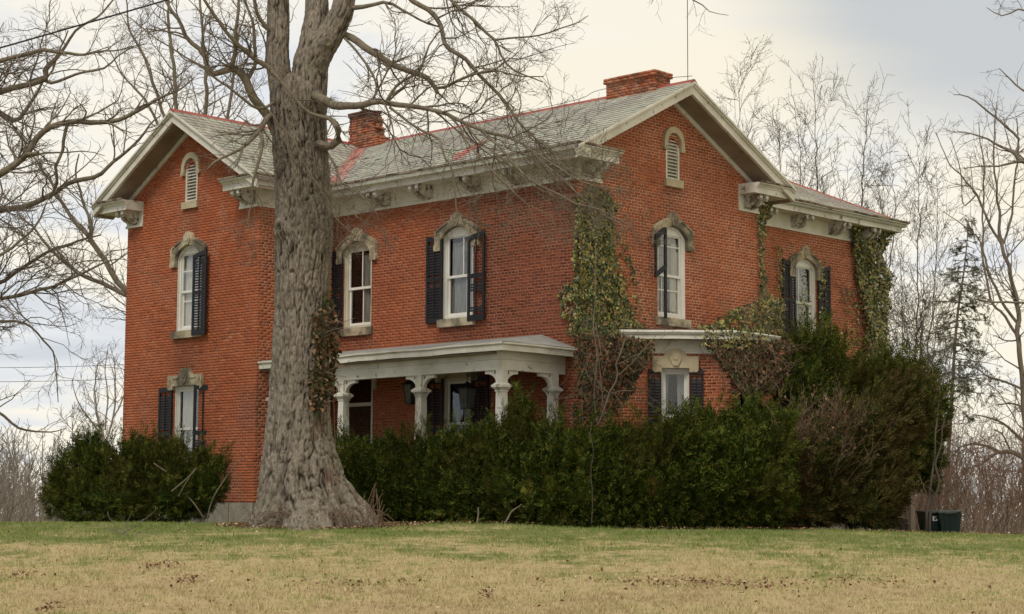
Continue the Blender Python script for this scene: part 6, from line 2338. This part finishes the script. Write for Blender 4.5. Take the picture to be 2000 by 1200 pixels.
# creeper on the right flank of the great trunk
vt = vine('creeper', 'russet creeper clinging to the right side of the maple trunk', [
    ([(608, 620), (630, 590), (645, 565), (652, 600), (662, 650), (662, 700), (655, 745), (640, 790), (618, 812), (608, 790), (604, 740), (616, 690)], 'u', -7.2, .3, 10)], [], M_DEADIVY, 520, .085, cat='vine')
rg = np.random.default_rng(521)
RS[0] = 1.
cp = in_poly([(608, 620), (628, 595), (645, 560), (652, 600), (664, 650), (664, 700), (655, 745), (642, 790), (618, 815), (606, 795), (602, 740), (612, 690)], 900, rg)
def bark_y(x):
    return YT - .53 * math.sqrt(max(0., 1 - ((x - 588) / 55) ** 2)) - .04


cw = np.array([at(x, y, bark_y(x) - rg.random() * .22) for x, y in cp])
N = rg.normal(0, .5, cw.shape) + (.4, -.7, .1)
v, f = stamp(IVYV, IVYF, cw, frames(N, rg.normal(math.pi, .8, len(cw))), rg.uniform(.6, 1.3, (len(cw), 1)) * .085)
old = [c for c in vt.children if c.name.startswith('leaves')][0]
old.data = new_mesh('leaves', v, f)
old.data.materials.append(M_DEADIVY)
st = []
for k in range(16):
    x = 606 + rg.random() * 44
    p, r_ = limb([(x + rg.uniform(5, 30), 1000 - rg.random() * 60, YT - .62, 1.1), (x + 6, 880, bark_y(x + 2), 1.), (x, 790, bark_y(x), .9), (x + rg.uniform(-6, 8), 700, bark_y(x), .8), (x + rg.uniform(0, 10), 610 + rg.random() * 60, bark_y(x), .6)])
    st.append(tubes(jitter(p, .03, rg)[None], r_[None], 4))
for k in range(14):
    x, y = cp[k * 7]
    p, r_ = limb([(x, y, bark_y(x), .8), (x + rg.uniform(10, 30), y + rg.uniform(-20, 12), YT - .6, .6), (x + rg.uniform(30, 62), y + rg.uniform(-26, 12), YT - .7, .45)])
    st.append(tubes(jitter(p, .03, rg)[None], r_[None], 4))
v, f = join_np(st)
add('stems', new_mesh('stems', v, f, True), M_REDTWIG, vt, stuff=True)

# tangle of dry shoots and root runners at the foot of the trunk
sh = thing('root_sprouts', 'pale dry sprouts and runners at the right foot of the maple', 'sprouts')
st = []
for k in range(26):
    x = 690 + rg.random() * 60
    y0 = 1026 + rg.random() * 8
    h = rg.uniform(25, 85)
    p, r_ = limb([(x, y0, YT - .3, .8), (x + rg.uniform(-5, 8), y0 - h * .5, YT - .35, .7), (x + rg.uniform(-10, 22), y0 - h, YT - .4, .45)])
    st.append(tubes(jitter(p, .015, rg)[None], r_[None], 4))
for k in range(170):
    x, y0 = rg.uniform(485, 735), rg.uniform(1000, 1036)
    dx = rg.uniform(-45, 45)
    p, r_ = limb([(x, y0, YT - .95 + rg.random() * .3, .6), (x + dx * .5, y0 - rg.uniform(-2, 18), YT - 1.0, .55), (x + dx, y0 + rg.uniform(-6, 8), YT - 1.0, .4)])
    st.append(tubes(jitter(p, .02, rg)[None], r_[None], 4))
v, f = join_np(st)
add('shoots', new_mesh('shoots', v, f, True), M_REDTWIG, sh, stuff=True)
# slim seedlings standing out of the hedge foot
for k, (tr, lab) in enumerate((([(932, 1022, 36.6, 2.2), (934, 1005, 36.6, 2), (935, 990, 36.6, 1.6)], 'short pale stick poking from the lawn by the hedge'),
                               ([(985, 1022, 36.4, 2), (998, 1002, 36.4, 1.8), (1012, 990, 36.4, 1.4), (1018, 985, 36.4, 1)], 'slanting pale sapling stem at the hedge foot'),
                               ([(1155, 1022, 36.5, 1.2), (1157, 960, 36.5, 1.0), (1153, 915, 36.5, .9), (1159, 880, 36.5, .8), (1152, 850, 36.5, .8), (1156, 825, 36.5, .6)], 'thin grey sapling in front of the hedge'))):
    p, r_ = limb(tr)
    rgk = np.random.default_rng(600 + k)
    v, f = tubes(jitter(p, .012, rgk)[None], r_[None], 6)
    thing('sapling', lab, 'sapling', (0, 0, 0), 0, None, new_mesh('sapling', v, f, True), M_LOG if k == 2 else M_TWIG)
# a fallen branch on the grass left of the tree
fb = []
c = px_ground(240, 1046)
for d0, L0 in (((.5, -.3, .14), .8), ((-.5, -.2, .45), .5), ((.3, .1, .5), .4), ((.7, -.2, .12), .7), ((-.6, -.3, .2), .5)):
    a0 = run(c[None] + (0, 0, .03), np.array([d0]) / np.linalg.norm(d0), np.array([L0]), np.array([.012]), dict(n=9, wig=.22, up=-.02, tap=.4, rmin=.005), rg)
    a1 = run(*spawn(*a0, dict(dens=5, ang=45, ratio=.5, lmax=.4, rr=.6, rmin=.005), rg, .2), dict(n=5, wig=.2, up=0, tap=.5, rmin=.005), rg)
    fb += [a0, a1]
me = batch_mesh(fb, 'fallen_branch')
thing('fallen_branch', 'forked fallen branch lying on the grass before the left yew', 'branch', (0, 0, 0), 0, None, me, M_DARKTWIG)

# two thin dark trunks beside the bins and brown brush round them
bare_tree('bare_tree', 'pair of thin dark crooked stems rising behind the bins', [
    [(1808, 1038, 42.6, 4), (1812, 985, 42.6, 3.6), (1820, 930, 42.6, 3.2), (1826, 880, 42.6, 2.6), (1830, 820, 42.6, 2), (1836, 740, 42.6, 1.4)],
    [(1816, 1038, 42.6, 4), (1818, 990, 42.6, 3.8), (1830, 950, 42.6, 3.6), (1832, 930, 42.6, 3), (1826, 905, 42.6, 2.6), (1838, 860, 42.6, 2), (1850, 800, 42.6, 1.2)]],
    sp(3, 3.5, 3.5, 1.2, .7, .35, .004, .03, 50), 530, M_LOG, M_REDTWIG, cat='sapling')
rg = np.random.default_rng(540)
br = thing('brush', 'tangled reddish brush behind the bins at the right', 'brush')
NS = 210
P_ = np.stack([rg.uniform(9.6, 14.2, NS), rg.uniform(46, 52, NS), np.full(NS, -.3)], -1)
a0 = run(P_, np.stack([rg.normal(0, .35, NS), rg.normal(0, .3, NS), np.ones(NS)], -1), rg.uniform(1.2, 4.0, NS), np.full(NS, .010), dict(n=9, wig=.14, up=.0, tap=.4, rmin=.006), rg)
a1 = run(*spawn(*a0, dict(dens=3.4, ang=40, ratio=.4, lmax=1.1, rr=.7, rmin=.005), rg, .2), dict(n=6, wig=.18, up=.0, tap=.5, rmin=.005), rg)
a2 = run(*spawn(*a1, dict(dens=3.4, ang=40, ratio=.5, lmax=.5, rr=.7, rmin=.0045), rg, .1), dict(n=4, wig=.18, up=.0, tap=.6, rmin=.0045), rg)
add('stems', batch_mesh([a0, a1, a2], 'stems'), M_REDTWIG, br, stuff=True)

# ------------------------------------------------------------------ small things at the right
def tub(x, y, Y, w, h, label, tilt, sticker):
    c = at(x, y, Y)
    mb = MB()
    a0, a1 = w * .40, w * .5
    mb.frustum(0, 0, 0, h * .93, a0, a1)
    mb.frustum(0, 0, 0, .04, a0 * 1.02, a0 * 1.03)
    for k in (-1, 0, 1):
        mb.hexa([(k * a0 * .55 - .012, -a0 - .012, .05), (k * a0 * .55 + .012, -a0 - .012, .05), (k * a0 * .55 + .012, -a0, .05), (k * a0 * .55 - .012, -a0, .05),
                 (k * a1 * .55 - .012, -a1 - .008, h * .88), (k * a1 * .55 + .012, -a1 - .008, h * .88), (k * a1 * .55 + .012, -a1 + .01, h * .88), (k * a1 * .55 - .012, -a1 + .01, h * .88)])
    o = thing('rubbish_bin', label, 'bin', (c[0], c[1], ground_z(c[0], c[1])), .12, 'green bins at the edge of the lawn', mb.mesh('rubbish_bin'), M_BIN)
    o.rotation_euler = (0, tilt, .12)
    rim = MB()
    k1 = a1 * 1.07
    rim.frustum(0, 0, h * .93, h * .97, k1, k1)
    rim.frustum(0, 0, h * .97, h * 1.02, k1 * 1.02, k1 * .92)
    rim.box((-a1 * .5, -k1 - .03, h * .90), (a1 * .5, -k1 + .01, h * .945))
    add('lid', rim.mesh('lid'), M_BINRIM, o)
    if sticker:
        for xx, ww in ((-.06, .13), (.14, .07)):
            f = .62
            yy = -(a0 + (a1 - a0) * f) - .012
            s_ = add('sticker', MB().box((xx - ww / 2, yy, h * .54), (xx + ww / 2, yy + .006, h * .76)).mesh('sticker'), M_STICKER, o)
            if ww > .1:
                add('print', MB().box((xx - .03, yy - .003, h * .58), (xx + .01, yy, h * .66)).box((xx - .005, yy - .003, h * .64), (xx + .035, yy, h * .72)).mesh('print'), M_INK, s_)
    return o


tub(1824, 1034, 43.4, .60, .50, 'dark green bin with white stickers, left of the pair', .0, True)
tub(1851, 1037, 43.2, .52, .50, 'plain dark green bin tilted beside the stickered one', -.06, False)
c = at(1745, 1030, 41.8)
bd = thing('board', 'pale bleached board leaning at the foot of the brush', 'board', tuple(c - (0, 0, .1)), 0, None, MB().box((-.045, -.015, 0), (.045, .015, .34)).mesh('board'), M_BOARD)
bd.rotation_euler = (0, math.radians(-38), 0)
# low stack of old firewood under the bushes
for k, (col_, row, lab) in enumerate(((0, 0, 'leftmost log on the ground in the low firewood pile'), (1, 0, 'middle log on the ground in the low firewood pile'), (2, 0, 'log on the ground nearest the bins in the firewood pile'),
                                      (0, 1, 'left one of the two upper logs in the firewood pile'), (1, 1, 'right one of the two upper logs in the firewood pile'))):
    c = at(1752 + col_ * 11.5 + row * 5.5, 1030 - row * 11, 43.6)
    p = np.array([[c + (0, 0, .0), c + (.02, .25, 0), c + (.03, .5, .01)]])
    v, f = tubes(p, np.full((1, 3), .065), 8)
    me = new_mesh('log', v, f.tolist() + [list(range(8))[::-1], list(range(16, 24))], False)
    thing('log', lab, 'log', (0, 0, 0), 0, 'logs in the low firewood pile', me, M_LOG)
c = at(1782, 1036, 43.)
thing('fence_post', 'grey wooden post beside the stickered bin', 'post', (c[0], c[1], ground_z(c[0], c[1])), .2, None, MB().frustum(0, 0, -.1, .75, .055, .05).frustum(0, 0, .75, .80, .05, .02).mesh('fence_post'), M_TWIG)

# ------------------------------------------------------------------ overhead wires
def wire(name, label, a, b, rad, sag):
    a, b = np.array(a), np.array(b)
    t = np.linspace(0, 1, 40)[:, None]
    p = a + (b - a) * t
    p[:, 2] -= sag * 4 * (t[:, 0] * (1 - t[:, 0]))
    v, f = tubes(p[None], np.full((1, 40), rad), 6)
    thing(name, label, 'wire', (0, 0, 0), 0, 'overhead wires', new_mesh(name, v, f, True), M_CABLE)


wire('power_line', 'thick black cable crossing the top left corner of the sky', at(-260, 167, 33), at(640, -92, 33), .016, .02)
wire('power_line', 'upper of two thin wires running behind the left wall', at(-200, 716, 85), at(500, 694, 85), .012, .25)
wire('power_line', 'lower of two thin wires running behind the left wall', at(-200, 743, 85), at(500, 722, 85), .012, .25)
